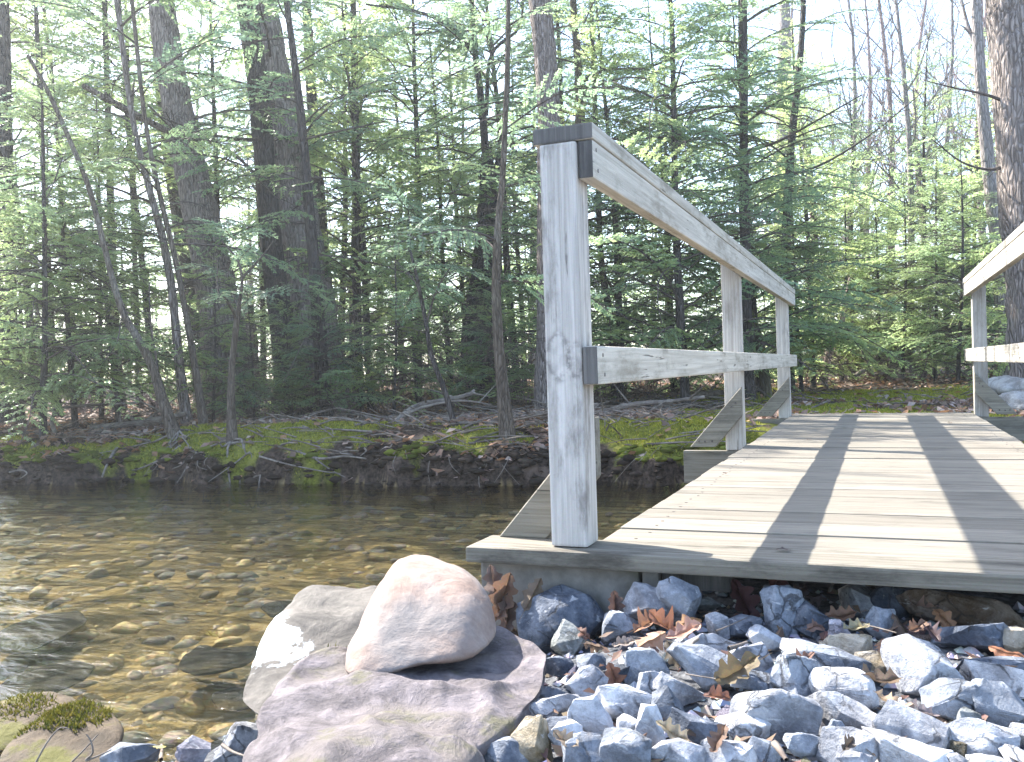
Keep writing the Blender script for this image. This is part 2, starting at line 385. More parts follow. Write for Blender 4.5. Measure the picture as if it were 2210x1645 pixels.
def ground(x, y):
    x = np.asarray(x, float); y = np.asarray(y, float)
    sn = sdist(NEAR, x, y); sf = sdist(FAR, x, y)
    bed = WATER_Z-.15-.05*vnoise(x, y, .55, 1)-.05*vnoise(x, y, .23, 2)
    zp = -.155-.24*np.clip(.30-x, 0, .75)+.03*vnoise(x, y, .35, 4)
    wob = .10*vnoise(x, y, .35, 11)
    h = bed+(zp-bed)*sstep(-.30, .30, sn+wob*.5)
    ft = far_top(x, y, sf)
    s = sf+.30*vnoise(x, y, .6, 6)+.16*vnoise(x, y, .21, 7)+.06*vnoise(x, y, .09, 8)
    rise = .66*sstep(-.05, .10, s)+.14*sstep(.10, .24, s)+.20*sstep(.24, .65, s)
    h = h+.035*(vnoise(x, y, .075, 14)+.6*vnoise(x, y, .035, 15))*np.exp(-((sf-.05)/.22)**2)
    h = np.where(sf > -.5, h+(ft-h)*rise, h)
    return h
def gz(x, y): return float(ground(np.array([x]), np.array([y]))[0])

def axis_pts(lo, hi, step, far, k=1.22):
    c = list(np.arange(lo, hi+step/2, step)); s = step
    a = [lo]; 
    while a[-1] > -far: s *= k; a.append(a[-1]-s)
    s = step; b = [c[-1]]
    while b[-1] < far: s *= k; b.append(b[-1]+s)
    return np.array(a[::-1][:-1]+c+b[1:])
xs = axis_pts(-7.5, 2.6, .03, 170, 1.10); ys = axis_pts(-1.4, 6.2, .03, 170, 1.09); ys = np.unique(np.r_[ys, np.arange(3.0, 5.2, .03)+.01, np.arange(3.0, 5.2, .03)+.02].round(4))
GX, GY = np.meshgrid(xs, ys); GZ = ground(GX, GY)
SN = sdist(NEAR, GX, GY); SF = sdist(FAR, GX, GY)
# what grows or lies where (a map of the ground itself)
def moss_mask(x, y, sf):
    n = vnoise(x, y, .7, 21)+.7*vnoise(x, y, .22, 22)+.3*vnoise(x, y, .08, 23)
    edge = np.exp(-((sf-.30)/.42)**2)
    mound = np.exp(-((x+4.0)/1.05)**2-((y-3.95)/.42)**2)
    right = np.exp(-((x+.55)/1.0)**2-((y-4.85)/.9)**2)*1.15
    right2 = np.exp(-((x+.1)/1.6)**2-((y-7.0)/1.0)**2)*1.1
    path = np.exp(-((y-9.6)/1.5)**2)*np.exp(-((x-1.3)/3.0)**2)*1.25
    left = np.exp(-((x+6.3)/.8)**2-((y-3.5)/.35)**2)
    m = np.maximum.reduce([edge*.58, mound*1.15, right, right2, path, left])
    return sstep(.42, .54, m+1.15*n)*(sf > .02)
MM = moss_mask(GX, GY, SF)
BED = ((GZ < WATER_Z-.045) & (SN < .1)).astype(float)
GRAV = sstep(-.05, .1, SN)
Vg = np.stack([GX, GY, GZ], -1).reshape(-1, 3)
nx, ny = len(xs), len(ys)
ii = np.arange(ny-1)[:, None]*nx+np.arange(nx-1)[None, :]
Fg = np.stack([ii, ii+1, ii+nx+1, ii+nx], -1).reshape(-1, 4)
mb = MB(); mb.add(Vg, Fg)

def ground_mat():
    mt, nt, ns, ls = new_mat('stream_valley_ground'); geo = N(nt, 'ShaderNodeNewGeometry'); P = geo.outputs['Position']
    a = N(nt, 'ShaderNodeAttribute', attribute_name='Mask'); sp = N(nt, 'ShaderNodeSeparateColor'); ls.new(a.outputs['Color'], sp.inputs[0])
    moss, bed, grav = sp.outputs[0], sp.outputs[1], sp.outputs[2]
    n1 = noise_n(nt, P, 5, 9, .7); n2 = noise_n(nt, P, 38, 7, .7); n3 = noise_n(nt, P, 1.3, 5, .6)
    vor = N(nt, 'ShaderNodeTexVoronoi'); vor.inputs['Scale'].default_value = 16; ls.new(P, vor.inputs['Vector'])
    soil = mixc(nt, ramp_out(nt, n2.outputs[0], .35, .65), (.025, .018, .014), (.10, .072, .055))
    soil = mixc(nt, ramp_out(nt, n1.outputs[0], .5, .7), soil, (.20, .145, .115))
    mo = mixc(nt, ramp_out(nt, n2.outputs[0], .3, .7), (.06, .075, .012), (.24, .25, .035))
    mo = mixc(nt, ramp_out(nt, n1.outputs[0], .45, .65), mo, (.24, .23, .05))
    bd = ramp(nt, [(0, (.15, .10, .04)), (.3, (.38, .27, .11)), (.55, (.52, .39, .19)), (.75, (.22, .18, .10)), (1, (.62, .48, .24))]); ls.new(vor.outputs['Color'], bd.inputs[0])
    bc = mixc(nt, ramp_out(nt, n1.outputs[0], .42, .62), bd.outputs[0], (.48, .36, .16))
    bc = mixc(nt, mul_add(nt, ramp_out(nt, n3.outputs[0], .5, .66), .8), bc, (.07, .06, .04))
    gc = mixc(nt, ramp_out(nt, n2.outputs[0], .35, .65), (.07, .075, .085), (.22, .225, .24))
    c = mixc(nt, moss, soil, mo); c = mixc(nt, bed, c, bc); c = mixc(nt, grav, c, gc)
    h = mul_add(nt, n2.outputs[0], mul_add(nt, n1.outputs[0], 1.2), 'ADD')
    p = pbsdf(nt, c, .92, bump(nt, h, .9, .03), .15); out(nt, p.outputs[0]); return mt
M['ground'] = ground_mat()
me = mb.mesh('ground', [M['ground']], True)
ca = me.attributes.new('Mask', 'FLOAT_COLOR', 'POINT')
ca.data.foreach_set('color', np.stack([MM, BED, GRAV, np.ones_like(MM)], -1).ravel().astype(np.float32))
tag(link('ground', me), kind='structure')

# water sheet
def water_mat():
    mt, nt, ns, ls = new_mat('clear_stream_water'); geo = N(nt, 'ShaderNodeNewGeometry'); P = geo.outputs['Position']
    a = noise_n(nt, mapping(nt, P, (5.0, 14, 1), (0, 0, 0), (0, 0, .12)), 1, 5, .6, .8)
    b = noise_n(nt, mapping(nt, P, (1.3, 3.2, 1), (0, 0, 0), (0, 0, -.1)), 1, 3, .5, .5)
    f = noise_n(nt, mapping(nt, P, (24, 60, 1), (0, 0, 0), (0, 0, .1)), 1, 3, .6, .5)
    nb = bump(nt, b.outputs[0], .6, .06); nb = bump(nt, a.outputs[0], .42, .022, nb); nb = bump(nt, f.outputs[0], .25, .005, nb)
    tr = N(nt, 'ShaderNodeBsdfTransparent'); tr.inputs[0].default_value = (.95, .94, .86, 1)
    rf = N(nt, 'ShaderNodeBsdfRefraction'); rf.inputs['IOR'].default_value = 1.25; rf.inputs['Roughness'].default_value = .0
    rf.inputs['Color'].default_value = (.95, .93, .85, 1); ls.new(nb, rf.inputs['Normal'])
    gl = N(nt, 'ShaderNodeBsdfGlossy'); gl.inputs['Roughness'].default_value = .03; ls.new(nb, gl.inputs['Normal'])
    fr = N(nt, 'ShaderNodeFresnel'); fr.inputs['IOR'].default_value = 1.4; ls.new(nb, fr.inputs['Normal'])
    body = N(nt, 'ShaderNodeMixShader'); body.inputs[0].default_value = .14; ls.new(tr.outputs[0], body.inputs[1]); ls.new(rf.outputs[0], body.inputs[2])
    mx = N(nt, 'ShaderNodeMixShader'); ls.new(fr.outputs[0], mx.inputs[0]); ls.new(body.outputs[0], mx.inputs[1]); ls.new(gl.outputs[0], mx.inputs[2])
    out(nt, mx.outputs[0]); return mt
M['water'] = water_mat()
mb = MB(); wx = np.linspace(-58, 58, 2); wy = np.linspace(-2.6, 9, 2)
mb.add([(-58, -2.6, WATER_Z), (58, -2.6, WATER_Z), (58, 9.5, WATER_Z), (-58, 9.5, WATER_Z)], [(0, 1, 2, 3)])
tag(link('water', mb.mesh('water', [M['water']], True)), kind='structure')

# ------------------------------------------------------------------ footbridge
w, t = .089, .038
H, HL, Y2, Y3, YE, XR = .942, .467, 2.587, 5.149, 5.388, 1.346
def box_mesh(name, lo, hi, mats, end_axis=None, bev=.004, rag=0.0, rng=None):
    bm = bmesh.new(); lo = Vector(lo); hi = Vector(hi); c = (lo+hi)/2; s = hi-lo
    bmesh.ops.create_cube(bm, size=1)
    for v in bm.verts: v.co = Vector((v.co.x*s.x, v.co.y*s.y, v.co.z*s.z))
    bmesh.ops.bevel(bm, geom=bm.edges[:], offset=bev, segments=2, affect='EDGES', profile=.6)
    if end_axis is not None and len(mats) > 1:
        for f in bm.faces:
            if abs(f.normal[end_axis]) > .9: f.material_index = 1
    me = bpy.data.meshes.new(name); bm.to_mesh(me); bm.free()
    for mt in mats: me.materials.append(mt)
    return me, c
def box_part(name, lo, hi, mats, parent, end_axis=None, bev=.004, rot=None):
    me, c = box_mesh(name, lo, hi, mats, end_axis, bev)
    o = link(name, me, parent, c)
    if rot: o.rotation_euler = rot
    return o
br = empty('footbridge', (0.7, 2.6, -.04))
tag(br, 'weathered wooden footbridge with plank deck and braced handrails over the stream', 'footbridge')
BO = np.array((0.7, 2.6, -.04))
def bpart(name, lo, hi, mats, end_axis=None, bev=.004, rot=None):
    return box_part(name, np.array(lo)-BO, np.array(hi)-BO, mats, br, end_axis, bev, rot)
# deck boards: 0.14 wide with open joints
rb = random.Random(4)
NAIL = bpy.data.meshes.new('nail'); _b = bmesh.new(); bmesh.ops.create_cone(_b, cap_ends=True, segments=10, radius1=.0048, radius2=.0042, depth=.0016); _b.to_mesh(NAIL); _b.free(); NAIL.materials.append(M['screw'])
y = -.043; k = 0
while y < 5.36:
    bw = .160 if k == 0 else .157
    x0, x1 = (w+.001+rb.uniform(-.004, .004), XR-.001+rb.uniform(-.004, .004)) if k else (-.204, XR+w+.204)
    dz = rb.uniform(-.003, .001) if k else 0
    o = bpart('deck_board', (x0, y, -t+dz), (x1, min(y+bw, 5.40), dz), [M['deck'] if k else M['plank'], M['endgrain']], 0, .005 if k else .007)
    if k == 0:
        o['label'] = 'worn front plank with a chipped edge'
    for nx in (.17, .72, 1.27):
        for ny in (.035, .115):
            if k and nx != .72: link('nail', NAIL, o, (nx-BO[0]-o.location.x+rb.uniform(-.008, .008), y+ny-BO[1]-o.location.y+rb.uniform(-.008, .008), .0002-BO[2]+dz-o.location.z))
    y += bw+rb.uniform(.004, .008); k += 1
deck_end = y
for x in (.17, .72, 1.27): bpart('joist', (x-.02, .35, -.235), (x+.02, 5.36, -t-.004), [M['wood_y'], M['endgrain']], 1)
def brace(x_in, y0, y1, sgn):
    """slanted plank from rail post down to the outrigger; x_in = inner post face, sgn -1 leans left"""
    P = [(0, .30), (0, .155), (.135*1, 0.0), (.262, 0.0)]
    bm = bmesh.new(); vs = []
    for yy in (y0, y1):
        vs.append([bm.verts.new((x_in+sgn*px, yy, pz)) for px, pz in P])
    bm.faces.new(vs[0]); bm.faces.new(vs[1][::-1])
    for i in range(4): bm.faces.new((vs[0][i], vs[1][i], vs[1][(i+1) % 4], vs[0][(i+1) % 4]))
    bmesh.ops.recalc_face_normals(bm, faces=bm.faces)
    bmesh.ops.bevel(bm, geom=bm.edges[:], offset=.003, segments=1, affect='EDGES')
    for v in bm.verts: v.co -= Vector(BO)
    me = bpy.data.meshes.new('brace'); bm.to_mesh(me); bm.free(); me.materials.append(M['wood_x'])
    o = link('brace', me, br)
    for px, pz in ((.03, .22), (.05, .20), (.15, .03), (.185, .028), (.215, .03)):
        if y0 > 1:
            s = bpy.data.meshes.new('screw'); b2 = bmesh.new()
            bmesh.ops.create_cone(b2, cap_ends=True, segments=10, radius1=.0055, radius2=.0045, depth=.004, matrix=Matrix.Translation(Vector((x_in+sgn*px, y0-.002, pz))-Vector(BO)) @ Matrix.Rotation(pi/2, 4, 'X'))
            b2.to_mesh(s); b2.free(); s.materials.append(M['screw']); link('screw', s, o)
    return o
def rail_side(x0, sgn):
    """x0: post min x. sgn=-1: left railing (rails on +x side), +1: right railing"""
    xi = x0+w if sgn < 0 else x0            # inner face
    for i, yy in enumerate((0.0, Y2, Y3)):
        first = (i == 0)
        zb = 0.002 if first else -.02
        m_ = M['wood_front'] if (first and sgn < 0) else M['wood_z']
        o = bpart('post', (x0, yy, zb), (x0+w, yy+w, H-.002), [m_, M['endgrain']], 2, .006)
        if first and sgn < 0: o['label'] = 'front post with a dark knot at mid height'
        if first: brace(xi, yy+w+.001, yy+w+.039, sgn)
        else: brace(xi, yy-.039, yy-.001, sgn)
        if not first:
            lo, hi = (x0-.215, x0+w-.001) if sgn < 0 else (x0+.001, x0+w+.215)
            bpart('outrigger', (lo, yy-.001, -.19), (hi, yy+.04, -.022), [M['wood_x'], M['endgrain']], 0)
        else:
            pass
    a, b = (xi, xi+t) if sgn < 0 else (xi-t, xi)
    hb = bpart('handrail_beam', (a+.0015, .012, H-.089), (b, YE, H-.0015), [M['wood_y'], M['endgrain']], 1, .005)
    a2, b2 = (x0-.018, b+.002) if sgn < 0 else (a-.002, x0+w+.018)
    bpart('cap_rail', (a2, .008, H), (b2, YE+.004, H+t), [M['wood_y'], M['endgrain']], 1, .005)
    mr = bpart('middle_rail', (a+.0015, .001, HL-.089), (b, YE+.02, HL), [M['wood_y'], M['endgrain']], 1, .005)
    for rail, zc in ((hb, H-.045), (mr, HL-.045)):
        for yy in (.045, Y2+.045, Y3+.045):
            for dz in (-.022, .024):
                sx = b+.0004 if sgn < 0 else a+.0011
                q = link('screw', NAIL, rail, np.array((sx, yy+rb.uniform(-.01, .01), zc+dz))-BO-np.array(rail.location)); q.rotation_euler = (0, pi/2, 0); q.scale = (1.1, .8, 1)
rail_side(0.0, -1); rail_side(XR, 1)
# abutment timbers under the front plank
bpart('sill_timber', (-.190, .010, -.42), (.205, .14, -t-.004), [M['timber']], 0, .008)
bpart('timber_block', (.212, .012, -.30), (.250, .13, -t-.006), [M['timber']], 0)
bpart('timber_block', (.254, .03, -.30), (.292, .13, -t-.006), [M['endgrain']], 0)
bpart('sill_timber', (-.10, 5.36, -.5), (XR+w+.1, 5.50, -t-.02), [M['timber']], 0, .008)
o = bpart('timber_block', (.275, .065, -.098), (.40, .14, -.042), [M['endgrain']], 1, .006)

# ------------------------------------------------------------------ stones
def stone_mesh(name, a, b, c, seed, npts=15, rough=.035, cuts=2, rnd=False, mat=None):
    rg = random.Random(seed); bm = bmesh.new()
    for i in range(npts):
        z = rg.uniform(-1, 1); th = rg.uniform(0, 2*pi); r = sqrt(1-z*z); q = rg.uniform(.86, 1.08)
        p = Vector((r*cos(th), r*sin(th), z))*q
        if not rnd: # push towards a box for blocky stones
            mx = max(abs(p.x), abs(p.y), abs(p.z)); p = p.lerp(p/mx*.92, .45)
        bm.verts.new((p.x*a, p.y*c, p.z*b))
    r = bmesh.ops.convex_hull(bm, input=bm.verts[:]); 
    bmesh.ops.delete(bm, geom=[v for v in bm.verts if not v.link_faces], context='VERTS')
    bmesh.ops.dissolve_limit(bm, angle_limit=radians(9), verts=bm.verts[:], edges=bm.edges[:])
    mn = min(a, b, c)
    bmesh.ops.bevel(bm, geom=bm.edges[:], offset=mn*(.26 if rnd else .035), segments=3 if rnd else 1, affect='EDGES', profile=.5, clamp_overlap=True)
    bmesh.ops.triangulate(bm, faces=bm.faces[:])
    for it in range(cuts):
        L = mn*(.34 if it == 0 else .22)
        es = [e for e in bm.edges if e.calc_length() > L]
        if es: bmesh.ops.subdivide_edges(bm, edges=es, cuts=1, use_grid_fill=True)
        bmesh.ops.triangulate(bm, faces=[f for f in bm.faces if len(f.verts) > 3])
    bm.normal_update(); off = Vector((seed*1.37 % 50, seed*2.11 % 50, seed*.73 % 50))
    ds = []
    for v in bm.verts:
        q = v.co/mn
        d = mnoise.fractal(q*1.3+off, .8, 2.2, 6)*rough*1.5-abs(mnoise.noise(q*2.2+off))*rough*1.6
        ds.append(d*mn)
    for v, d in zip(bm.verts, ds): v.co += v.normal*d
    bmesh.ops.recalc_face_normals(bm, faces=bm.faces[:])
    for f in bm.faces: f.smooth = True
    bm.normal_update()
    for e in bm.edges:
        if len(e.link_faces) == 2 and e.calc_face_angle(0) > radians(20): e.smooth = False
    me = bpy.data.meshes.new(name); bm.to_mesh(me); bm.free(); me.materials.append(mat or M['stone']); return me
PAL = {'w': (0.508, 0.508, 0.530), 'p': (0.350, 0.360, 0.398), 'b': (0.201, 0.228, 0.276), 's': (0.106, 0.128, 0.170), 'd': (0.057, 0.072, 0.095), 't': (0.360, 0.286, 0.185),
       'br': (0.233, 0.159, 0.106), 'g': (0.223, 0.238, 0.228), 'l': (0.297, 0.286, 0.339), 'y': (0.350, 0.270, 0.148)}
placed = []
def Z3(x, y): return 1000+x/3.3227, 1150+y/3.3227
def Z4(x, y): return 1550+x/3.3227, 1150+y/3.3227
def Z1(x, y): return x/2.938, 1085+y/2.938
def gravel_hit(u, v, lift=0.0):
    z = -.16
    for i in range(12):
        p = gp(u, v, z); z = gz(p[0], p[1])+lift
    if p[0] < .28 and p[1] > -.05 and u > 990:      # nothing lies inside the sill: stay in front of it
        r = ray(u, v); p = CAM+r*((-.05-CAM[1])/r[1])
    return p
def put_stone(u0, v0, u1, v1, colr, label, seed, tilt=0.0, rnd=False, group=None, lift=None, fat=1.0, mat=None, name='stone', cat='stone'):
    uc, vc = (u0+u1)/2, (v0+v1)/2
    p = gravel_hit(uc, vc+.15*(v1-v0), .02); d = float((p-CAM) @ FW)
    a = (u1-u0)/2*d/FPX; b = (v1-v0)/2*d/FPX; c = (a+b)/2*random.Random(seed).uniform(.75, 1.0)*fat
    # the silhouette box is that of a tilted stone
    p = at(uc, vc, d)
    me = stone_mesh(name, a*1.34, b*1.34, c*1.15, seed, 15 if not rnd else 24, .05 if not rnd else .03, 2, rnd, mat)
    o = link(name, me, None, p)
    dirv = Vector(p-CAM); az = math.atan2(dirv.y, dirv.x)-pi/2
    o.rotation_euler = (radians(-16), tilt, az)
    o.color = (*[x*random.Random(seed+5).uniform(.8, 1.2) for x in PAL[colr]], 1)
    tag(o, label, cat, group or 'limestone chunks in front of the bridge')
    placed.append((p[0], p[1], p[2], max(a, b)))
    return o
STONES = [
 (Z3, 395, 440, 960, 870, 's', 'big rounded dark blue-grey boulder next to the pink boulder', 0, True),
 (Z3, 655, 650, 860, 885, 'g', 'pale green striped angular stone leaning on the rounded dark boulder', .35),
 (Z3, 220, 670, 395, 790, 'br', 'small speckled brown stone wedged between pink and dark boulders', 0, True),
 (Z3, 1165, 405, 1550, 630, 'p', 'broad pale grey stone under the plank by the abutment', .25),
 (Z3, 1395, 350, 1675, 610, 'b', 'smooth grey slab stone leaning under the plank behind the broad pale one', .7, True),
 (Z3, 1605, 475, 1820, 590, 'g', 'small flat grey-green stone below the dark timber end', 0),
 (Z3, 985, 570, 1230, 810, 'b', 'blue-grey wedge stone left of the orange leaf pile', -.5),
 (Z3, 1890, 590, 2135, 745, 's', 'dark blue stone under the big maroon leaf', 0),
 (Z3, 1730, 600, 1910, 770, 'p', 'pale stone right of the orange leaf pile, crossed by a twig', .3),
 (Z3, 1580, 745, 1945, 920, 'p', 'broad pale stone right below the orange leaf pile', 0),
 (Z3, 1175, 860, 1445, 1125, 'b', 'square-faced blue-grey block below the orange leaf pile', 0),
 (Z3, 825, 870, 1015, 985, 'b', 'blue slate stone above the white-topped block', .1),
 (Z3, 1050, 890, 1195, 1110, 'd', 'dark slate block behind the red-brown leaf', .15),
 (Z3, 745, 965, 1035, 1205, 'p', 'white-topped grey block left of the square-faced block', -.25),
 (Z3, 1240, 1015, 1465, 1195, 'b', 'pale blue pyramid stone under the square-faced block', 0),
 (Z3, 1490, 850, 1965, 1100, 'b', 'large bluish stone with a dark hollow beside the curled brown leaf', .2),
 (Z3, 1400, 1030, 1755, 1240, 'p', 'pale dome stone right of the blue pyramid stone', .2),
 (Z3, 450, 1115, 745, 1265, 's', 'dark grey-green angular stone on the purple slab edge', .15),
 (Z3, 350, 1205, 805, 1365, 'w', 'long thin white slab stone at the purple slab edge', -.22),
 (Z3, 1940, 790, 2200, 1000, 'p', 'pale veined stone with a brown leaf hooked over it', .3),
 (Z3, 780, 1185, 1150, 1460, 'p', 'large pitted grey stone with a pale rough top', .1),
 (Z3, 965, 1120, 1405, 1330, 'w', 'low white stone behind the large pitted stone', .1),
 (Z3, 1360, 1130, 1565, 1410, 'b', 'blue-grey upright stone left of the dark striped block', .1),
 (Z3, 1525, 1230, 1885, 1515, 's', 'large dark striped block near the star-shaped tan leaf', .35),
 (Z3, 1100, 1330, 1265, 1530, 'w', 'small upright white stone beside the tall white shard', .1),
 (Z3, 1240, 1265, 1445, 1580, 'w', 'tall white shard standing between pitted and striped stones', .25),
 (Z3, 30, 1280, 465, 1560, 'w', 'big white chunk lying on the purple slab end', .15),
 (Z3, 360, 1380, 715, 1660, 'y', 'tan ochre slab stone standing tilted at the bottom edge', .75),
 (Z3, 150, 1490, 565, 1690, 'b', 'pale blue stone left of the tan ochre slab', .1),
 (Z3, 575, 1335, 785, 1490, 's', 'dark blue stone in the gap under the long white slab', 0),
 (Z3, 630, 1370, 855, 1570, 'w', 'white stone with torn leaves right of the tan slab', -.2),
 (Z3, 730, 1450, 1115, 1700, 'b', 'blue-grey dome stone at the bottom edge below the pitted stone', -.1),
 (Z3, 1000, 1450, 1355, 1720, 'b', 'peaked blue-grey stone at the bottom edge under the white shard', .2),
 (Z3, 1860, 1310, 2190, 1500, 'w', 'smooth white oblong stone left of the big pale boulder', .2, True),
 (Z4, 135, 1135, 695, 1520, 'p', 'biggest pale boulder in the middle of the gravel', .1, True),
 (Z4, 105, 1005, 410, 1150, 'b', 'flat bluish stone above the biggest pale boulder', .1),
 (Z3, 1350, 1510, 1705, 1700, 'p', 'pale dome stone at the bottom edge below the star-shaped leaf', 0, True),
 (Z3, 1715, 1510, 2065, 1700, 'p', 'pale flat stone at the bottom edge under the white oblong', .1),
 (Z3, 595, 900, 775, 1020, 's', 'cluster-topping dark slate chip right of the purple slab', .2),
 (Z3, 0, 1520, 155, 1690, 'b', 'blue stone at the bottom edge at the slab foot', .3),
 (Z4, 305, 410, 605, 780, 'b', 'big blue-grey triangular stone with white veins in front of the maroon leaf', .1),
 (Z4, 570, 510, 815, 760, 's', 'blue stone between the veined triangular stone and the leaning white one', .2),
 (Z4, 830, 345, 1220, 600, 'w', 'long white-topped stone leaning out from under the plank', .45),
 (Z4, 1130, 365, 1355, 620, 's', 'thin dark shard standing under the plank edge', 1.0),
 (Z4, 1420, 435, 2115, 710, 'br', 'rounded brown boulder half under the bridge plank', .2, True),
 (Z4, 1085, 555, 1295, 770, 'b', 'blue-grey triangular stone among the brown curled leaves', .1),
 (Z4, 780, 640, 945, 810, 'l', 'lavender-grey stone left of the grey curled leaf', .1),
 (Z4, 1590, 640, 2035, 880, 's', 'dark blue stone with a white rough crest below the brown boulder', -.15),
 (Z4, 225, 690, 445, 840, 'p', 'pale rounded stone under the veined triangular stone', .3),
 (Z4, 480, 780, 765, 900, 'w', 'flat white stone above the striped slate', .15),
 (Z4, 770, 735, 1075, 880, 't', 'tan-grey flat stone under the lavender stone', -.15),
 (Z4, 530, 830, 1055, 1050, 'b', 'large striped slate stone above the white rounded one', .12),
 (Z4, 410, 920, 755, 1240, 'b', 'tall blue-grey stone left of the white rounded one', .5),
 (Z4, 710, 980, 1120, 1265, 'w', 'white rounded stone in the gravel beside a brown leaf', .25, True),
 (Z4, 1200, 810, 1715, 1175, 'p', 'large pale blue-grey boulder below the brown curled leaves', .3, True),
 (Z4, 1010, 860, 1245, 1050, 't', 'tan sandstone piece left of the large pale boulder', .1),
 (Z4, 1690, 870, 2230, 1020, 's', 'dark blue slab stone right of the large pale boulder', .05),
 (Z4, 1760, 960, 2240, 1140, 'w', 'white flat stone under the dark blue slab', .1),
 (Z4, 1480, 1065, 1835, 1340, 'b', 'angular blue-grey stone below the large pale boulder', -.1),
 (Z4, 1800, 1100, 2240, 1390, 'b', 'big blue-grey stone at the frame edge right of the angular one', .35),
 (Z4, 690, 1220, 1175, 1440, 'w', 'white flat stone with dark stripes below the white rounded one', .4),
 (Z4, 1940, 690, 2240, 890, 't', 'white-brown rough stone at the frame edge by the brown boulder', .1),
 (Z4, 760, 1420, 1095, 1690, 'p', 'pale stone at the bottom edge left of the wide white slab', .3),
 (Z4, 1080, 1400, 1610, 1700, 'w', 'wide white slab at the bottom edge', .35),
 (Z4, 1120, 1300, 1655, 1600, 'p', 'pale grey stone behind the wide white slab', .35),
 (Z4, 1610, 1350, 2105, 1620, 'p', 'large pale stone with a white straight edge', .2),
 (Z4, 715, 1370, 915, 1610, 'b', 'grey stone right of the biggest pale boulder', .1),
 (Z4, 500, 1460, 745, 1600, 'b', 'blue stone under the biggest pale boulder', .1),
 (Z4, 0, 1510, 285, 1700, 'w', 'whitish stone at the bottom edge below the white oblong', .1, True),
 (Z4, 210, 1480, 475, 1690, 'b', 'blue-grey stone at the bottom edge below the biggest pale boulder', .2),
 (Z4, 870, 1565, 1085, 1700, 'p', 'small pale stone at the bottom edge against the wide white slab', .1),
 (Z4, 1580, 1590, 1765, 1690, 'w', 'small white stone at the bottom edge right of the wide white slab', 0, True),
 (Z4, 1800, 1605, 2055, 1700, 'w', 'white stone at the bottom edge below the white-edged stone', 0),
 (Z4, 2040, 1550, 2260, 1700, 'w', 'white stone in the bottom corner by the white-edged stone', .1),
 (Z4, 1735, 1270, 1865, 1400, 'g', 'small greenish stone between two angular blue stones', .2),
 (Z4, 2110, 1380, 2250, 1510, 'p', 'small pale stone at the frame edge below the big blue-grey one', .2),
 (Z1, 1130, 1500, 1315, 1640, 'l', 'pinkish-grey angular stone at the water edge', .2),
 (Z1, 680, 1535, 985, 1690, 'b', 'flat blue-grey stone at the shore right of the mossy rock', .1),
 (Z1, 1340, 1450, 1645, 1690, 'p', 'pale bluish stone at the shore against the purple slab', -.5),
 (Z1, 110, 1310, 215, 1370, 'b', 'small blue slate lying on top of the mossy rock', .2),
 (Z1, 0, 1295, 90, 1345, 's', 'small dark slate at the frame edge on the mossy rock', .1),
]
for i, s in enumerate(STONES):
    fn, x0, y0, x1, y1, c, lb, tl = s[:8]; u0, v0 = fn(x0, y0); u1, v1 = fn(x1, y1)
    put_stone(u0, v0, u1, v1, c, lb, 100+i, tl, len(s) > 8, fat=1.0)

# smaller stones filling the gaps
rf = random.Random(91); PR = np.array(placed); nfill = 0; tries = 0
fillm = [stone_mesh('stone', 1, .72, .85, 700+i, 14, .06, 2) for i in range(10)]
while nfill < 190 and tries < 6000:
    tries += 1
    x = rf.uniform(-.55, 1.75); yy = rf.uniform(-1.05, .06)
    if yy > -.05 and x < .3: continue
    r = rf.choice((.018, .024, .03, .038))
    if x < .05 and yy > -.50: continue
    q = np.hypot(PR[:, 0]-x, PR[:, 1]-yy)
    if q.min() < .02: continue
    z = gz(x, yy)+r*.1
    o = link('stone', fillm[rf.randrange(10)], None, (x, yy, z)); o.scale = (r, r*rf.uniform(.8, 1.2), r*rf.uniform(.7, 1.1))
    o.rotation_euler = (rf.uniform(-.5, .5), rf.uniform(-.5, .5), rf.uniform(0, 6.28))
    o.color = (*[q2*rf.uniform(.7, 1.2) for q2 in PAL[rf.choice(['w', 'p', 'b', 'b', 's', 'd', 'l', 't', 'br'])]], 1)
    tag(o, 'small broken grey stone filling a gap between the larger limestone chunks', 'stone', 'small filler stones in the gravel')
    nfill += 1
# grit between them
def round_field(pts, sizes, cols, mb, rs):
    bm = bmesh.new(); bmesh.ops.create_icosphere(bm, subdivisions=2, radius=1); bm.verts.ensure_lookup_table()
    base = np.array([v.co[:] for v in bm.verts]); fac = np.array([[v.index for v in fc.verts] for fc in bm.faces]); bm.free()
    n = len(pts); nv = len(base); k = rs.randn(n, 3, 3)*.2
    J = base[None]*(1+.26*np.sin(base[None]@(k*14)+rs.rand(n, 1, 3)*6))
    a = rs.rand(n)*6.28; ca, sa = np.cos(a), np.sin(a); J = J*np.stack([np.ones(n), .6+.4*rs.rand(n), .28+.25*rs.rand(n)], -1)[:, None]
    V = np.stack([J[..., 0]*ca[:, None]-J[..., 1]*sa[:, None], J[..., 0]*sa[:, None]+J[..., 1]*ca[:, None], J[..., 2]], -1)*sizes[:, None, None]+pts[:, None]
    F = (fac[None]+np.arange(n)[:, None, None]*nv).reshape(-1, 3); mb.add(V.reshape(-1, 3), F, 0, np.repeat(cols, len(fac), 0))
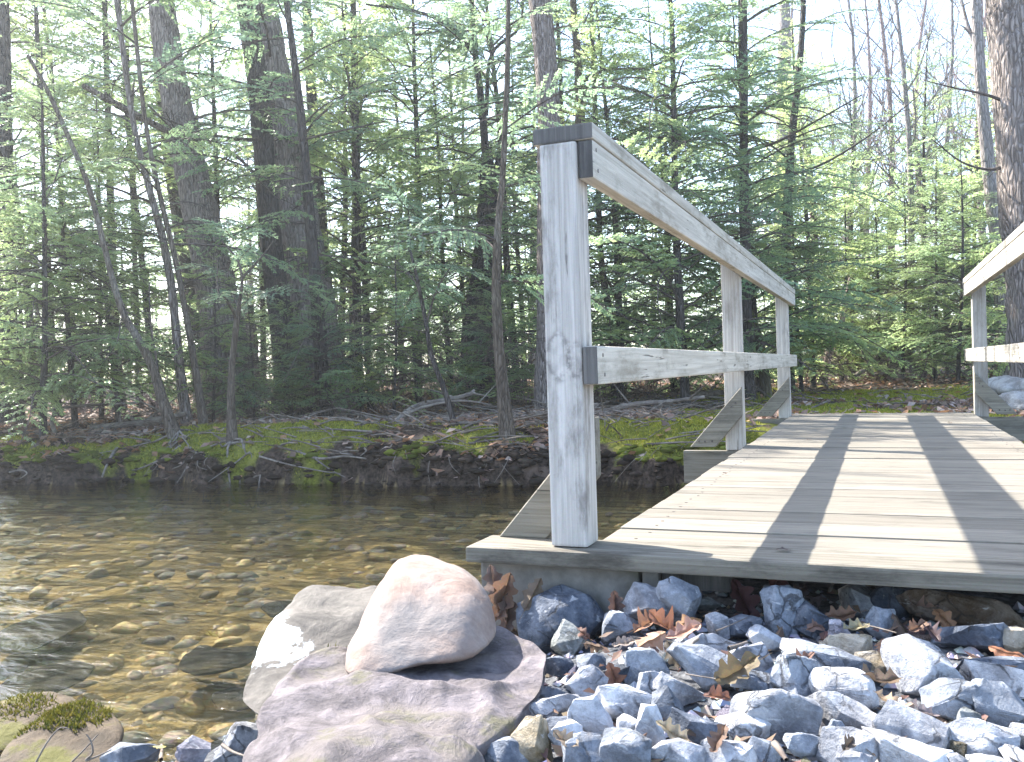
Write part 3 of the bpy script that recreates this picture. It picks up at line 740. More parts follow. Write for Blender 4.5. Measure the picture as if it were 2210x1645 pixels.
def blob_field(pts, sizes, cols, mb, rs):
    base = np.array([(1, 0, 0), (-1, 0, 0), (0, 1, 0), (0, -1, 0), (0, 0, 1), (0, 0, -1)], float)
    fac = np.array([(0, 2, 4), (2, 1, 4), (1, 3, 4), (3, 0, 4), (2, 0, 5), (1, 2, 5), (3, 1, 5), (0, 3, 5)])
    n = len(pts); J = base[None]*(1+.5*(rs.rand(n, 6, 1)-.5))
    J = J+.35*(rs.rand(n, 6, 3)-.5)
    a = rs.rand(n)*6.28; ca, sa = np.cos(a), np.sin(a)
    J = J*np.stack([np.ones(n), .75+.4*rs.rand(n), .5+.3*rs.rand(n)], -1)[:, None]
    X = J[..., 0]*ca[:, None]-J[..., 1]*sa[:, None]; Y = J[..., 0]*sa[:, None]+J[..., 1]*ca[:, None]
    V = np.stack([X, Y, J[..., 2]], -1)*sizes[:, None, None]+pts[:, None]
    F = (fac[None]+np.arange(n)[:, None, None]*6).reshape(-1, 3)
    mb.add(V.reshape(-1, 3), F, 0, np.repeat(cols, 8, 0))
rs = np.random.RandomState(5)
n = 5200; X = rs.uniform(-1.6, 2.1, n); Y = rs.uniform(-1.15, .35, n); Zg = ground(X, Y); ok = Zg > WATER_Z-.02; X, Y, Zg = X[ok], Y[ok], Zg[ok]
pal = np.array([(.42, .43, .47, 1), (.24, .27, .33, 1), (.13, .15, .19, 1), (.5, .5, .52, 1), (.3, .24, .18, 1)])
mb = MB(); blob_field(np.stack([X, Y, Zg+.003], -1), .006+.014*rs.rand(len(X))**2, pal[rs.randint(0, 5, len(X))], mb, rs)
tag(link('gravel', mb.mesh('gravel', [M['pebble']], False, True)), 'fine grey stone chips lying between the larger stones', 'gravel', kind='stuff')
# pebbles of the stream bed
n = 6500; X = rs.uniform(-7, 1.4, n); Y = rs.uniform(-.8, 4.4, n)
Zg = ground(X, Y); ok = (Zg < WATER_Z-.03); X, Y, Zg = X[ok], Y[ok], Zg[ok]
pal = np.array([(.42, .31, .13, 1), (.52, .40, .20, 1), (.26, .20, .10, 1), (.26, .25, .20, 1), (.13, .11, .08, 1), (.6, .46, .22, 1), (.42, .35, .28, 1)])
mb = MB(); round_field(np.stack([X, Y, Zg-.004], -1), .012+.060*rs.rand(len(X))**3.2, pal[rs.randint(0, 7, len(X))], mb, rs)
tag(link('pebbles', mb.mesh('pebbles', [M['pebble']], True, True)), 'brown and tan pebbles covering the stream bed', 'pebbles', kind='stuff')

# traced boulders: an outline with its own depth, thickness and surface
def boulder(name, outline, dfun, T, mat, label, seed, amp=.02, cat='boulder', prof=.55, zstrat=1.0, lump=2.2, nth=72, nring=26, crag=False):
    P = np.array(outline, float); c = P.mean(0)
    seg = np.vstack([P, P[:1]]); cum = np.r_[0, np.cumsum(np.hypot(*np.diff(seg, axis=0).T))]
    tt = np.linspace(0, cum[-1], nth, endpoint=False)
    O = np.stack([np.interp(tt, cum, seg[:, 0]), np.interp(tt, cum, seg[:, 1])], -1)
    for _ in range(2): O = .5*O+.25*np.roll(O, 1, 0)+.25*np.roll(O, -1, 0)
    V = []
    ph = np.linspace(-pi/2, pi/2, nring)
    for p_ in ph:
        s = max(cos(p_), 0.0)**prof; off = sin(p_)*T/2
        for q in c+(O-c)*s:
            V.append(at(q[0], q[1], dfun(*q))+FW*off+np.array([0, 0, 0]))
    V = np.array(V); F = []
    for i in range(nring-1):
        for j in range(nth):
            k = (j+1) % nth; F.append((i*nth+j, i*nth+k, (i+1)*nth+k, (i+1)*nth+j))
    org = V.mean(0); bm = bmesh.new(); bv = [bm.verts.new(v-org) for v in V]
    for f in F: bm.faces.new([bv[i] for i in f])
    bmesh.ops.remove_doubles(bm, verts=bm.verts[:], dist=1e-4); bmesh.ops.recalc_face_normals(bm, faces=bm.faces[:]); bm.normal_update()
    o3 = Vector((seed*3.1, seed*1.7, seed*.9)); nrm = [(v, v.normal.copy()) for v in bm.verts]
    ex, ez = Vector(RT), Vector(UP)
    for v, n_ in nrm:
        q = Vector((v.co.dot(ex)*(.5 if crag else 1), v.co.dot(Vector(FW))*.7, v.co.dot(ez)*zstrat-(.25*v.co.dot(ex) if crag else 0)))*(lump/.1)
        k = mnoise.fractal(q*.35+o3, .9, 2.1, 6)*.7
        if crag: 
            for fr_, wt in ((.5, .9), (1.15, .5), (2.6, .26)):
                k -= wt*(max(0, 1-abs(mnoise.noise(q*fr_*.5+o3*1.3))*3.2)**2)
        v.co += n_*amp*k
    if crag:
        for _ in range(4): bmesh.ops.smooth_vert(bm, verts=bm.verts[:], factor=.5, use_axis_x=True, use_axis_y=True, use_axis_z=True)
    for f in bm.faces: f.smooth = True
    me = bpy.data.meshes.new(name); bm.to_mesh(me); bm.free(); me.materials.append(mat)
    return tag(link(name, me, None, org), label, cat)
boulder('boulder', [(752, 1430), (760, 1395), (790, 1335), (806, 1285), (828, 1240), (846, 1216), (880, 1205), (915, 1208), (960, 1224), (1005, 1244), (1030, 1268), (1050, 1305), (1058, 1345), (1064, 1372), (1035, 1392), (985, 1400), (920, 1412), (850, 1432), (790, 1440)],
        lambda u, v: 1.86-(v-1205)*.0009, .30, M['rock_pink'], 'smooth pale pink boulder with a peaked top beside the bridge sill', 11, .026, 'boulder', .40, 1.0, .8, 110, 48)
boulder('boulder', [(536, 1482), (552, 1430), (570, 1378), (595, 1335), (628, 1300), (660, 1280), (700, 1274), (760, 1276), (815, 1272), (850, 1330), (830, 1420), (770, 1450), (700, 1470), (640, 1500), (580, 1520)],
        lambda u, v: 2.25-(v-1275)*.0022, .34, M['rock_lichen'], 'grey boulder with a white lichen patch behind the pink one at the water', 12, .022, 'boulder', .5, 1.3, 1.8, 100, 40)
boulder('boulder', [(520, 1700), (545, 1640), (560, 1580), (590, 1500), (615, 1458), (690, 1444), (780, 1432), (860, 1424), (960, 1408), (1030, 1386), (1085, 1376), (1150, 1398), (1195, 1425), (1180, 1470), (1150, 1520), (1100, 1560), (1020, 1600), (980, 1700)],
        lambda u, v: 1.78-(v-1376)*.0021, .26, M['rock_slab'], 'broad layered purple-grey slab rock in front of the pink boulder', 13, .027, 'boulder', .62, 2.1, 1.9, 170, 90, True)
boulder('boulder', [(70, 1575), (100, 1545), (140, 1532), (180, 1550), (215, 1580), (232, 1615), (225, 1660), (150, 1670), (70, 1650), (30, 1600)],
        lambda u, v: 1.98-(v-1515)*.0016, .26, M['rock_moss'], 'brown shore rock capped with yellow-green moss', 14, .014)
boulder('boulder', [(-40, 1530), (20, 1514), (80, 1512), (135, 1525), (165, 1545), (120, 1580), (30, 1600), (-40, 1600)],
        lambda u, v: 2.15-(v-1512)*.0018, .22, M['rock_moss'], 'low tan rock streaked with yellow moss at the frame edge in the shallows', 15, .012)
def wet(out_, d0, T, label, seed, mat='rock_wet'):
    vv = min(q[1] for q in out_)
    zz = WATER_Z+(-.025 if seed == 31 else (-.02 if seed == 35 else -.075))
    boulder('stream_rock', out_, lambda u, v: float((gp(u, v, zz)-CAM) @ FW), T*.35, M[mat], label, seed, .014, 'rock')
wet([(383, 1440), (395, 1418), (428, 1396), (470, 1404), (520, 1398), (560, 1396), (545, 1430), (480, 1448), (420, 1456)], 2.30, .22, 'dark wet rock tip poking out of the shallows near the lichen boulder', 31)
wet([(-20, 1500), (20, 1462), (90, 1440), (170, 1432), (205, 1440), (180, 1470), (100, 1500), (20, 1530)], 2.36, .3, 'long dark submerged rock ridge near the frame edge', 32)
wet([(-30, 1400), (0, 1360), (50, 1340), (110, 1325), (165, 1322), (190, 1345), (130, 1375), (60, 1410)], 2.7, .4, 'dark blue-grey underwater rock farther from the shore', 33)
wet([(455, 1500), (500, 1490), (550, 1498), (560, 1520), (510, 1532), (465, 1522)], 2.1, .2, 'small dark rock under water beside the lichen boulder', 34)
wet([(560, 1310), (600, 1298), (650, 1300), (640, 1322), (590, 1330)], 2.62, .2, 'low wet tan stone just behind the lichen boulder', 35)
# far rocks behind the right railing
for (ol, d, T, lb, sd) in [
    ([(2128, 838), (2150, 816), (2190, 812), (2240, 818), (2290, 850), (2260, 870), (2180, 862), (2140, 858)], 8.3, .7, 'pale grey boulder behind the far post of the farther railing', 41),
    ([(2150, 880), (2165, 858), (2200, 846), (2250, 850), (2280, 880), (2240, 905), (2180, 905)], 7.4, .5, 'pale stone block leaning below the pale grey boulder past the bridge', 42)]:
    boulder('boulder', ol, lambda u, v, d=d: d, T, M['rock_far'], lb, sd, .05)

# ------------------------------------------------------------------ oak leaves
def leaf_mesh(seed):
    rg = random.Random(seed)
    half = [(0, 0), (.07, .03), (.14, .17), (.20, .22), (.26, .17), (.33, .15), (.41, .30), (.47, .35), (.53, .26), (.59, .18), (.66, .27), (.73, .30), (.77, .21), (.82, .13), (.88, .15), (.94, .10), (1.0, 0)]
    c1, c2, c3 = rg.uniform(-1.6, 2.2), rg.uniform(-3.0, 3.4), rg.uniform(-1.1, 1.1)
    def pos(x, y):
        z = c1*(x-.5)**2*.5+c2*y*y+c3*(x-.5)*y+.09*sin(x*12+seed)*abs(y)*2+.05*sin(x*5+seed*2)+.07*mnoise.noise(Vector((x*4, y*4, seed)))
        return ((x-.5), y*.85, z)
    bm = bmesh.new(); mid = [bm.verts.new(pos(x, 0)) for x, _ in half]
    for s in (-1, 1):
        in_ = [bm.verts.new(pos(x, s*yv*.5)) if yv > 0.001 else mid[i] for i, (x, yv) in enumerate(half)]
        ou = [bm.verts.new(pos(x+rg.uniform(-.015, .015), s*yv*rg.uniform(.85, 1.12))) if yv > 0.001 else mid[i] for i, (x, yv) in enumerate(half)]
        for A, B in ((mid, in_), (in_, ou)):
            for i in range(len(half)-1):
                f = []
                for q in (A[i], A[i+1], B[i+1], B[i]):
                    if q not in f: f.append(q)
                if len(f) >= 3:
                    try: bm.faces.new(f)
                    except ValueError: pass
    # stalk
    st = [bm.verts.new((-.5-.28*k, .006*sg, .05*k+.004)) for k in (0, 1) for sg in (-1, 1)]; bm.faces.new((st[0], st[1], st[3], st[2]))
    for f in bm.faces: f.smooth = True
    me = bpy.data.meshes.new('oak_leaf'); bm.to_mesh(me); bm.free(); me.materials.append(M['oakleaf']); return me
LM = [leaf_mesh(i) for i in range(8)]
LC = {'o': (.30, .165, .085), 't': (.36, .26, .17), 'm': (.12, .055, .05), 'b': (.16, .095, .068), 'k': (.09, .062, .056), 'p': (.28, .21, .17), 'y': (.62, .50, .12)}
def put_leaf(u0, v0, u1, v1, c, label, seed, stand=0.0, near=.03, group=None):
    rg = random.Random(seed); uc, vc = (u0+u1)/2, (v0+v1)/2
    p = gravel_hit(uc, vc, .035); d = float((p-CAM) @ FW)-near; p = at(uc, vc, d)
    sz = max(u1-u0, (v1-v0)*1.2)*d/FPX*1.2
    o = link('oak_leaf', LM[seed % 8], None, p); o.scale = (sz, sz, sz)
    az = rg.uniform(0, 6.28)
    if stand: 
        a = rg.uniform(-.5, .5); X = Vector(UP*cos(a)+RT*sin(a)); Zv = (Vector(-FW)+Vector((0, 0, .3))).normalized(); Yv = Zv.cross(X).normalized(); X = Yv.cross(Zv)
    else:
        Zv = (Vector((0, 0, 1))+Vector(-FW)*.55+Vector((rg.uniform(-.4, .4), rg.uniform(-.4, .4), 0))).normalized()
        X = Vector((cos(az), sin(az), 0)); Yv = Zv.cross(X).normalized(); X = Yv.cross(Zv)
    o.rotation_euler = Matrix((X, Yv, Zv)).transposed().to_euler()
    o.color = (*[x*rg.uniform(.85, 1.15) for x in LC[c]], 1)
    tag(o, label, 'leaf', group or 'dry oak leaves on the gravel')
for i, (fn, x0, y0, x1, y1, c, lb, st) in enumerate([
 (Z3, 130, 270, 300, 470, 'b', 'brown leaf upright against the sill, topmost by the pink boulder', 1),
 (Z3, 200, 340, 360, 600, 'b', 'brown leaf standing between the pink boulder and the sill', 1),
 (Z3, 230, 480, 400, 690, 'k', 'dark curled leaf low in the gap beside the pink boulder', 1),
 (Z3, 410, 350, 580, 540, 'b', 'single lobed brown leaf standing against the sill', 1),
 (Z3, 1010, 450, 1170, 600, 'k', 'dark dry leaf under the sill corner', 1),
 (Z3, 1200, 570, 1420, 720, 'o', 'orange leaf at the top of the bright leaf pile', 0),
 (Z3, 1330, 600, 1560, 740, 'o', 'orange leaf in the middle of the bright leaf pile', 0),
 (Z3, 1500, 580, 1720, 720, 'o', 'rusty orange leaf curled at the pile end by the twig', 0),
 (Z3, 1220, 680, 1480, 840, 't', 'pale tan leaf lying flat across the bright leaf pile', 0),
 (Z3, 1450, 650, 1700, 790, 't', 'tan leaf under the rusty orange one', 0),
 (Z3, 1080, 750, 1230, 850, 'p', 'small pale leaf left of the bright leaf pile', 0),
 (Z3, 1400, 780, 1600, 930, 'k', 'grey-brown curled leaf below the bright leaf pile', 0),
 (Z3, 1790, 890, 2120, 1110, 'b', 'big brown curled leaf hooked over the pale veined stone', 1),
 (Z3, 1735, 1110, 1920, 1220, 'b', 'brown leaf under the big curled one', 0),
 (Z3, 1010, 960, 1160, 1130, 'm', 'red-brown leaf beside the white-topped block', 1),
 (Z3, 780, 670, 915, 770, 'b', 'brown leaf behind the pale green striped stone', 0),
 (Z3, 870, 760, 1000, 850, 'b', 'crumpled brown leaf left of the blue-grey wedge stone', 0),
 (Z3, 1420, 1340, 1575, 1530, 't', 'tan star-shaped leaf standing beside the dark striped block', 1),
 (Z3, 1730, 1450, 1950, 1530, 'b', 'brown leaf below the dark striped block', 0),
 (Z3, 0, 1320, 90, 1475, 'p', 'pinkish leaf on the edge of the purple slab', 0),
 (Z3, 640, 1440, 830, 1560, 'p', 'torn pale leaf on the white stone by the tan slab', 0),
 (Z4, 40, 380, 340, 610, 'm', 'large maroon leaf under the plank edge', 1),
 (Z4, 270, 340, 520, 500, 'm', 'maroon leaf behind the large maroon one', 1),
 (Z4, 520, 350, 660, 500, 'k', 'dark purple-brown leaf in the shade under the plank', 1),
 (Z4, 630, 380, 780, 520, 'k', 'dark dry leaf right of the purple-brown one under the plank', 1),
 (Z4, 780, 540, 980, 650, 'b', 'brown leaf curled below the leaning white-topped stone', 0),
 (Z4, 890, 640, 1080, 750, 'p', 'grey-tan curled leaf right of the lavender stone', 0),
 (Z4, 1220, 590, 1400, 720, 'k', 'dark brown leaf left in the row before the brown boulder', 0),
 (Z4, 1340, 630, 1500, 740, 'b', 'ragged brown leaf in the middle before the brown boulder', 0),
 (Z4, 1450, 640, 1610, 760, 'k', 'dark ragged leaf above the white-crested stone', 0),
 (Z4, 1370, 470, 1560, 600, 't', 'sunlit tan leaf touching the brown boulder', 0),
 (Z4, 1520, 560, 1720, 680, 'o', 'sunlit orange leaf at the foot of the brown boulder', 0),
 (Z4, 1100, 760, 1260, 860, 'b', 'brown leaf above the large pale boulder', 0),
 (Z4, 1000, 930, 1290, 1180, 'b', 'large brown leaf between the white rounded stone and the large pale boulder', 0),
 (Z4, 1110, 1140, 1300, 1290, 't', 'pale tan leaf heading the crumpled pile below the large pale boulder', 0),
 (Z4, 1230, 1190, 1430, 1310, 'p', 'pale crumpled leaf in the middle of the low leaf pile', 0),
 (Z4, 1380, 1230, 1560, 1350, 'p', 'pale crumpled leaf at the low leaf pile end', 0),
 (Z4, 880, 1450, 1000, 1570, 'k', 'dark leaf beside the wide white slab', 0),
 (Z4, 560, 860, 650, 1000, 'b', 'narrow brown leaf standing by the striped slate', 1),
 (Z4, 620, 610, 790, 740, 'b', 'rust-brown leaf lying over the blue stone', 0),
 (Z4, 1960, 800, 2200, 900, 'o', 'orange-brown leaf at the frame edge on the white-brown stone', 0),
]):
    u0, v0 = fn(x0, y0); u1, v1 = fn(x1, y1); put_leaf(u0, v0, u1, v1, c, lb, 300+i, st if i < 5 or c == 'm' else 0, .12 if 'edge of the purple' in lb else .03)
# leaves under water, resting on the bed
for i, (x0, y0, x1, y1, c, lb) in enumerate([
 (1200, 1110, 1370, 1170, 'y', 'bright yellow-green leaf under water before the small dark rock'), (580, 1260, 760, 1370, 'y', 'yellow leaf under water above the shore stones'),
 (1270, 810, 1410, 870, 'y', 'yellow leaf under water left of the lichen boulder'), (800, 720, 920, 790, 't', 'tan leaf under water in midstream'),
 (1600, 580, 1850, 650, 't', 'long tan leaf under water behind the lichen boulder'), (1330, 1140, 1560, 1220, 't', 'large tan leaf under water at the lichen boulder foot'),
 (860, 610, 1010, 660, 'y', 'greenish yellow leaf under water farther out in the stream'), (960, 1520, 1060, 1570, 'y', 'small yellow leaf at the wet shore edge'),
 (1560, 1220, 1640, 1300, 'y', 'yellow leaf against the purple slab at the water'), (540, 1210, 640, 1300, 't', 'tan leaf under water beside a yellow one')]):
    u0, v0 = Z1(x0, y0); u1, v1 = Z1(x1, y1); p = gravel_hit((u0+u1)/2, (v0+v1)/2, .05)
    d = float((p-CAM) @ FW); sz = min((u1-u0)*d/FPX, .17); rg = random.Random(i)
    if p[2] < WATER_Z-.3: p[2] = gz(p[0], p[1])+.02
    o = link('oak_leaf', LM[i % 8], None, p); o.scale = (sz, sz*.8, sz*.25); o.rotation_euler = (rg.uniform(-.1, .1), rg.uniform(-.1, .1), rg.uniform(-.5, .5))
    o.color = (*LC[c], 1); tag(o, lb, 'leaf', 'leaves under the water')

# ------------------------------------------------------------------ twigs on the gravel
def stick_mesh(path, r0, r1, mat, n=10, segs=6, forks=()):
    mb = MB(); P = smooth_path(path, n); mb.add(*tube(P, np.linspace(r0, r1, n), segs, .25, RS))
    for fk in forks:
        Q = smooth_path(fk, 6); mb.add(*tube(Q, np.linspace(r0*.6, r1*.7, 6), 5))
    return mb.mesh('stick', [mat], True)
def gpt(u, v, lift): 
    p = gravel_hit(u, v, .035); return at(u, v, float((p-CAM) @ FW)-lift)
for i, (pts, r, lb) in enumerate([
 ([(1475, 1425), (1500, 1382), (1530, 1376), (1540, 1371)], .0035, 'dark forked twig below the bright leaf pile'),
 ([(1572, 1400), (1590, 1395), (1612, 1386)], .005, 'thick stub of twig on the pale veined stone'),
 ([(1480, 1455), (1510, 1460), (1545, 1465)], .0018, 'thin straight twig beside the big curled leaf'),
 ([(1545, 1362), (1570, 1352), (1612, 1333)], .0016, 'thin twig leaning over the pale stone near the maroon leaf'),
 ([(1790, 1275), (1803, 1252), (1822, 1235)], .0045, 'pale broken stick rising at the plank edge'),
 ([(1845, 1350), (1880, 1352), (1935, 1366)], .0022, 'dark twig among the brown curled leaves'),
 ([(1672, 1606), (1685, 1622), (1697, 1640)], .006, 'short grey stick at the bottom edge of the gravel'),
 ([(1975, 1395), (2010, 1412), (2055, 1440)], .004, 'brown stick lying over the large pale boulder'),
 ([(347, 1640), (349, 1612), (346, 1605)], .004, 'dark stub of twig standing at the shore'),
 ([(480, 1608), (500, 1622), (528, 1632)], .004, 'dark crooked twig at the purple slab foot'),
 ([(725, 1435), (745, 1410), (775, 1365), (800, 1300)], .004, 'grey twig wedged between the pink and lichen boulders')]):
    P = [gpt(u, v, .05) for u, v in pts]; o_ = P[0].copy()
    me = stick_mesh([p-o_ for p in P], r, r*.5, M['deadwood'], 8)
    tag(link('twig', me, None, o_), lb, 'twig', 'twigs on the near bank')
for i, (pts, lb) in enumerate([([(75, 1650), (100, 1605), (128, 1572), (150, 1573)], 'pale dry grass stem arching over the mossy shore rock'),
                               ([(150, 1650), (180, 1620), (212, 1585)], 'straight dry grass stem before the mossy shore rock'),
                               ([(185, 1640), (200, 1625), (196, 1600), (186, 1585)], 'curled dry stem at the mossy shore rock edge'),
                               ([(185, 1642), (215, 1630), (240, 1618)], 'low dry stem beside the flat blue-grey shore stone')]):
    P = [at(u, v, 1.62) for u, v in pts]; o_ = P[0].copy()
    tag(link('dry_stem', stick_mesh([p-o_ for p in P], .002, .001, M['root'], 10), None, o_), lb, 'stem', 'dry stems by the mossy rock')

# ------------------------------------------------------------------ hemlock branches (a small library, reused)
def rotz(v, a): 
    c, s = np.cos(a), np.sin(a); return np.stack([v[..., 0]*c-v[..., 1]*s, v[..., 0]*s+v[..., 1]*c, v[..., 2]], -1)
def branch_arrays(Lb, leaf, step, seed, bare=.15, dens=.31):
    """one flat spray along +x: wood tubes (V,F) and needle blades (n,4,3)"""
    rg = np.random.RandomState(seed); wood = []; leaves = []
    n = 7; s = np.linspace(0, 1, n)
    P = np.stack([Lb*s, Lb*.05*np.sin(s*5+seed)*s, Lb*(.10*np.sin(s*2.6)-.20*s**2.2)], -1)
    wood.append(tube(P, Lb*.0072*(1-s*.86)+.0014, 4))
    ss = np.arange(bare*.6, .985, step/Lb); side = 1
    for q in ss:
        side = -side
        if rg.rand() < .12: continue
        base = np.array([np.interp(q, s, P[:, i]) for i in range(3)])
        l = Lb*.34*(1-q)**.75*(.45+.75*rg.rand())+.07
        if q < bare: l *= .5
        ang = side*radians(rg.uniform(42, 66)); d = np.array([cos(ang), sin(ang), rg.uniform(-.12, .08)])
        m_ = 5; k = np.linspace(0, 1, m_); bend = -side*radians(18)*k
        Q = base+np.stack([d[0]*l*k+.0*k, d[1]*l*k, d[2]*l*k-.22*l*k*k], -1)
        Q[:, 0] += l*.14*k*k
        wood.append(tube(Q, (.0013+.004*l)*(1-k*.85), 3))
        if q < bare and rg.rand() < .75: continue
        nl = max(int(l/(leaf*dens)), 3)
        kk = (np.arange(nl)+.5)/nl
        kk = kk[kk > .08]
        B = np.stack([np.interp(kk, k, Q[:, i]) for i in range(3)], -1)
        T = np.gradient(Q, axis=0); T = np.stack([np.interp(kk, k, T[:, i]) for i in range(3)], -1); T /= np.linalg.norm(T, axis=1)[:, None]
        for sg in (-1, 1):
            D = rotz(T, sg*radians(48)+.3*(rg.rand(len(kk))-.5)); D[:, 2] += .6*(rg.rand(len(kk))-.62); D /= np.linalg.norm(D, axis=1)[:, None]
            ll = leaf*(.6+.8*rg.rand(len(kk)))*np.clip(1.25-.55*kk, .5, 1.2)
            up = np.array([0, 0, 1.])+1.5*(rg.rand(len(kk), 3)-.5); S = np.cross(D, up); S /= np.linalg.norm(S, axis=1)[:, None]
            wd = (ll*.17+.0018)[:, None]
            leaves.append(np.stack([B, B+D*ll[:, None]*.45+S*wd, B+D*ll[:, None], B+D*ll[:, None]*.45-S*wd], 1))
    WV, WF, o = [], [], 0
    for V, F in wood: WV.append(V); WF.append(F+o); o += len(V)
    return np.concatenate(WV), np.concatenate(WF), np.concatenate(leaves)
LIB = {1: [branch_arrays(1.0, .032, .036, 10+i) for i in range(5)],
       2: [branch_arrays(1.9, .050, .062, 30+i, .22) for i in range(5)],
       3: [branch_arrays(2.9, .070, .095, 50+i, .32) for i in range(5)]}
LLEN = {1: 1.0, 2: 1.9, 3: 2.9}
def orient(az, el, roll=0.0):
    ca, sa, ce, se = cos(az), sin(az), cos(el), sin(el)
    X = np.array([ca*ce, sa*ce, se]); Y = np.array([-sa, ca, 0]); Z = np.cross(X, Y)
    c, s = cos(roll), sin(roll); return np.stack([X, c*Y+s*Z, -s*Y+c*Z], 1)
def crown_mesh(name, items, rng, mats):
    """items: (base xyz, azimuth, elevation, length)"""
    mb = MB(); LV = []; LCOL = []
    for b, az, el, ln, *dead in items:
        k = 1 if ln < 1.25 else (2 if ln < 2.3 else 3)
        WV, WF, Q = LIB[k][rng.randint(5)]; sc = ln/LLEN[k]
        R = orient(az, el, rng.uniform(-.6, .6))*sc; R = R*np.array([1, rng.choice([-1, 1])*rng.uniform(.8, 1.15), 1])
        mb.add(WV@R.T+b, WF, 1)
        if dead: continue
        q = Q@R.T+b; q = q[rng.rand(len(q)) < rng.uniform(.72, 1)]
        LV.append(q); LCOL.append(np.tile(rng.rand(), len(q))*.5+.5*rng.rand(len(q)))
    if LV:
        q = np.concatenate(LV); c = np.concatenate(LCOL)
        mb.add(q.reshape(-1, 3), np.arange(len(q)*4).reshape(-1, 4), 0, np.stack([c, c, c, np.ones_like(c)], -1))
    return mb.mesh(name, mats, False, True)
def young_hemlock(seed, ht, nb, L0, r0, bare=.06, mats=None, pw=.8):
    rg = np.random.RandomState(seed); n = 9; z = np.linspace(0, ht, n)
    lean = rg.uniform(-.05, .05, 2); P = np.stack([lean[0]*z+.03*np.sin(z*1.3+seed), lean[1]*z+.03*np.cos(z*1.1+seed), z], -1); P -= P[0]*np.array([1, 1, 0])
    mb = MB(); Pt = P.copy(); Pt[0, 2] = -.25; mb.add(*tube(Pt, r0*(1-.93*z/ht)+.004, 8, .15, rg)); tr = mb.mesh('trunk', [M['bark_dark']], True)
    items = []
    for i in range(nb):
        q = bare+(1-bare)*((i+rg.rand())/nb); zz = q*ht
        b = np.array([np.interp(zz, z, P[:, 0]), np.interp(zz, z, P[:, 1]), zz])
        ln = L0*(1-q)**pw*rg.uniform(.55, 1.15)+.12
        items.append((b, i*2.4+rg.uniform(-.8, .8), radians(rg.uniform(-16, 22)+22*q), ln))
    for i in range(nb//3):                        # dead lower twigs
        q = bare*.5+.55*rg.rand(); zz = q*ht; b = np.array([np.interp(zz, z, P[:, 0]), np.interp(zz, z, P[:, 1]), zz])
        items.append((b, rg.uniform(0, 6.28), radians(rg.uniform(-25, 25)), L0*rg.uniform(.4, .9), 1))
    return tr, crown_mesh('crown', items, rg, mats or [M['needles'], M['twig']])
NEED = [M['needles'], M['twig']]
VAR = {'s1': young_hemlock(1, 2.6, 58, 1.15, .022), 's2': young_hemlock(2, 3.4, 66, 1.3, .03, .1, [M['needles_sunlit'], M['twig']]),
       'm1': young_hemlock(3, 6.8, 92, 2.2, .055, .05), 'm2': young_hemlock(4, 8.2, 92, 2.4, .065, .09), 'h1': young_hemlock(8, 7.4, 54, 2.5, .055, .40, [M['needles_sunlit'], M['twig']], .55), 'h2': young_hemlock(9, 8.0, 50, 2.7, .06, .44, None, .5), 'm3': young_hemlock(5, 5.6, 86, 1.9, .045, .04, [M['needles_sunlit'], M['twig']])}
def upos(u, d):
    """point on the ground under image column u at camera depth d"""
    p = at(u, 800, d); return np.array([p[0], p[1], gz(p[0], p[1])])
rt_ = random.Random(12)
def hemlock(u, d, var, label, sc=1.0, group='young hemlocks of the thicket'):
    p = upos(u, d); o = empty('hemlock_tree', p, rt_.uniform(0, 6.28)); s = sc*rt_.uniform(.92, 1.08); o.scale = (s, s, s)
    tr, cr = VAR[var]; link('trunk', tr, o); link('crown', cr, o)
    return tag(o, label, 'tree', group)
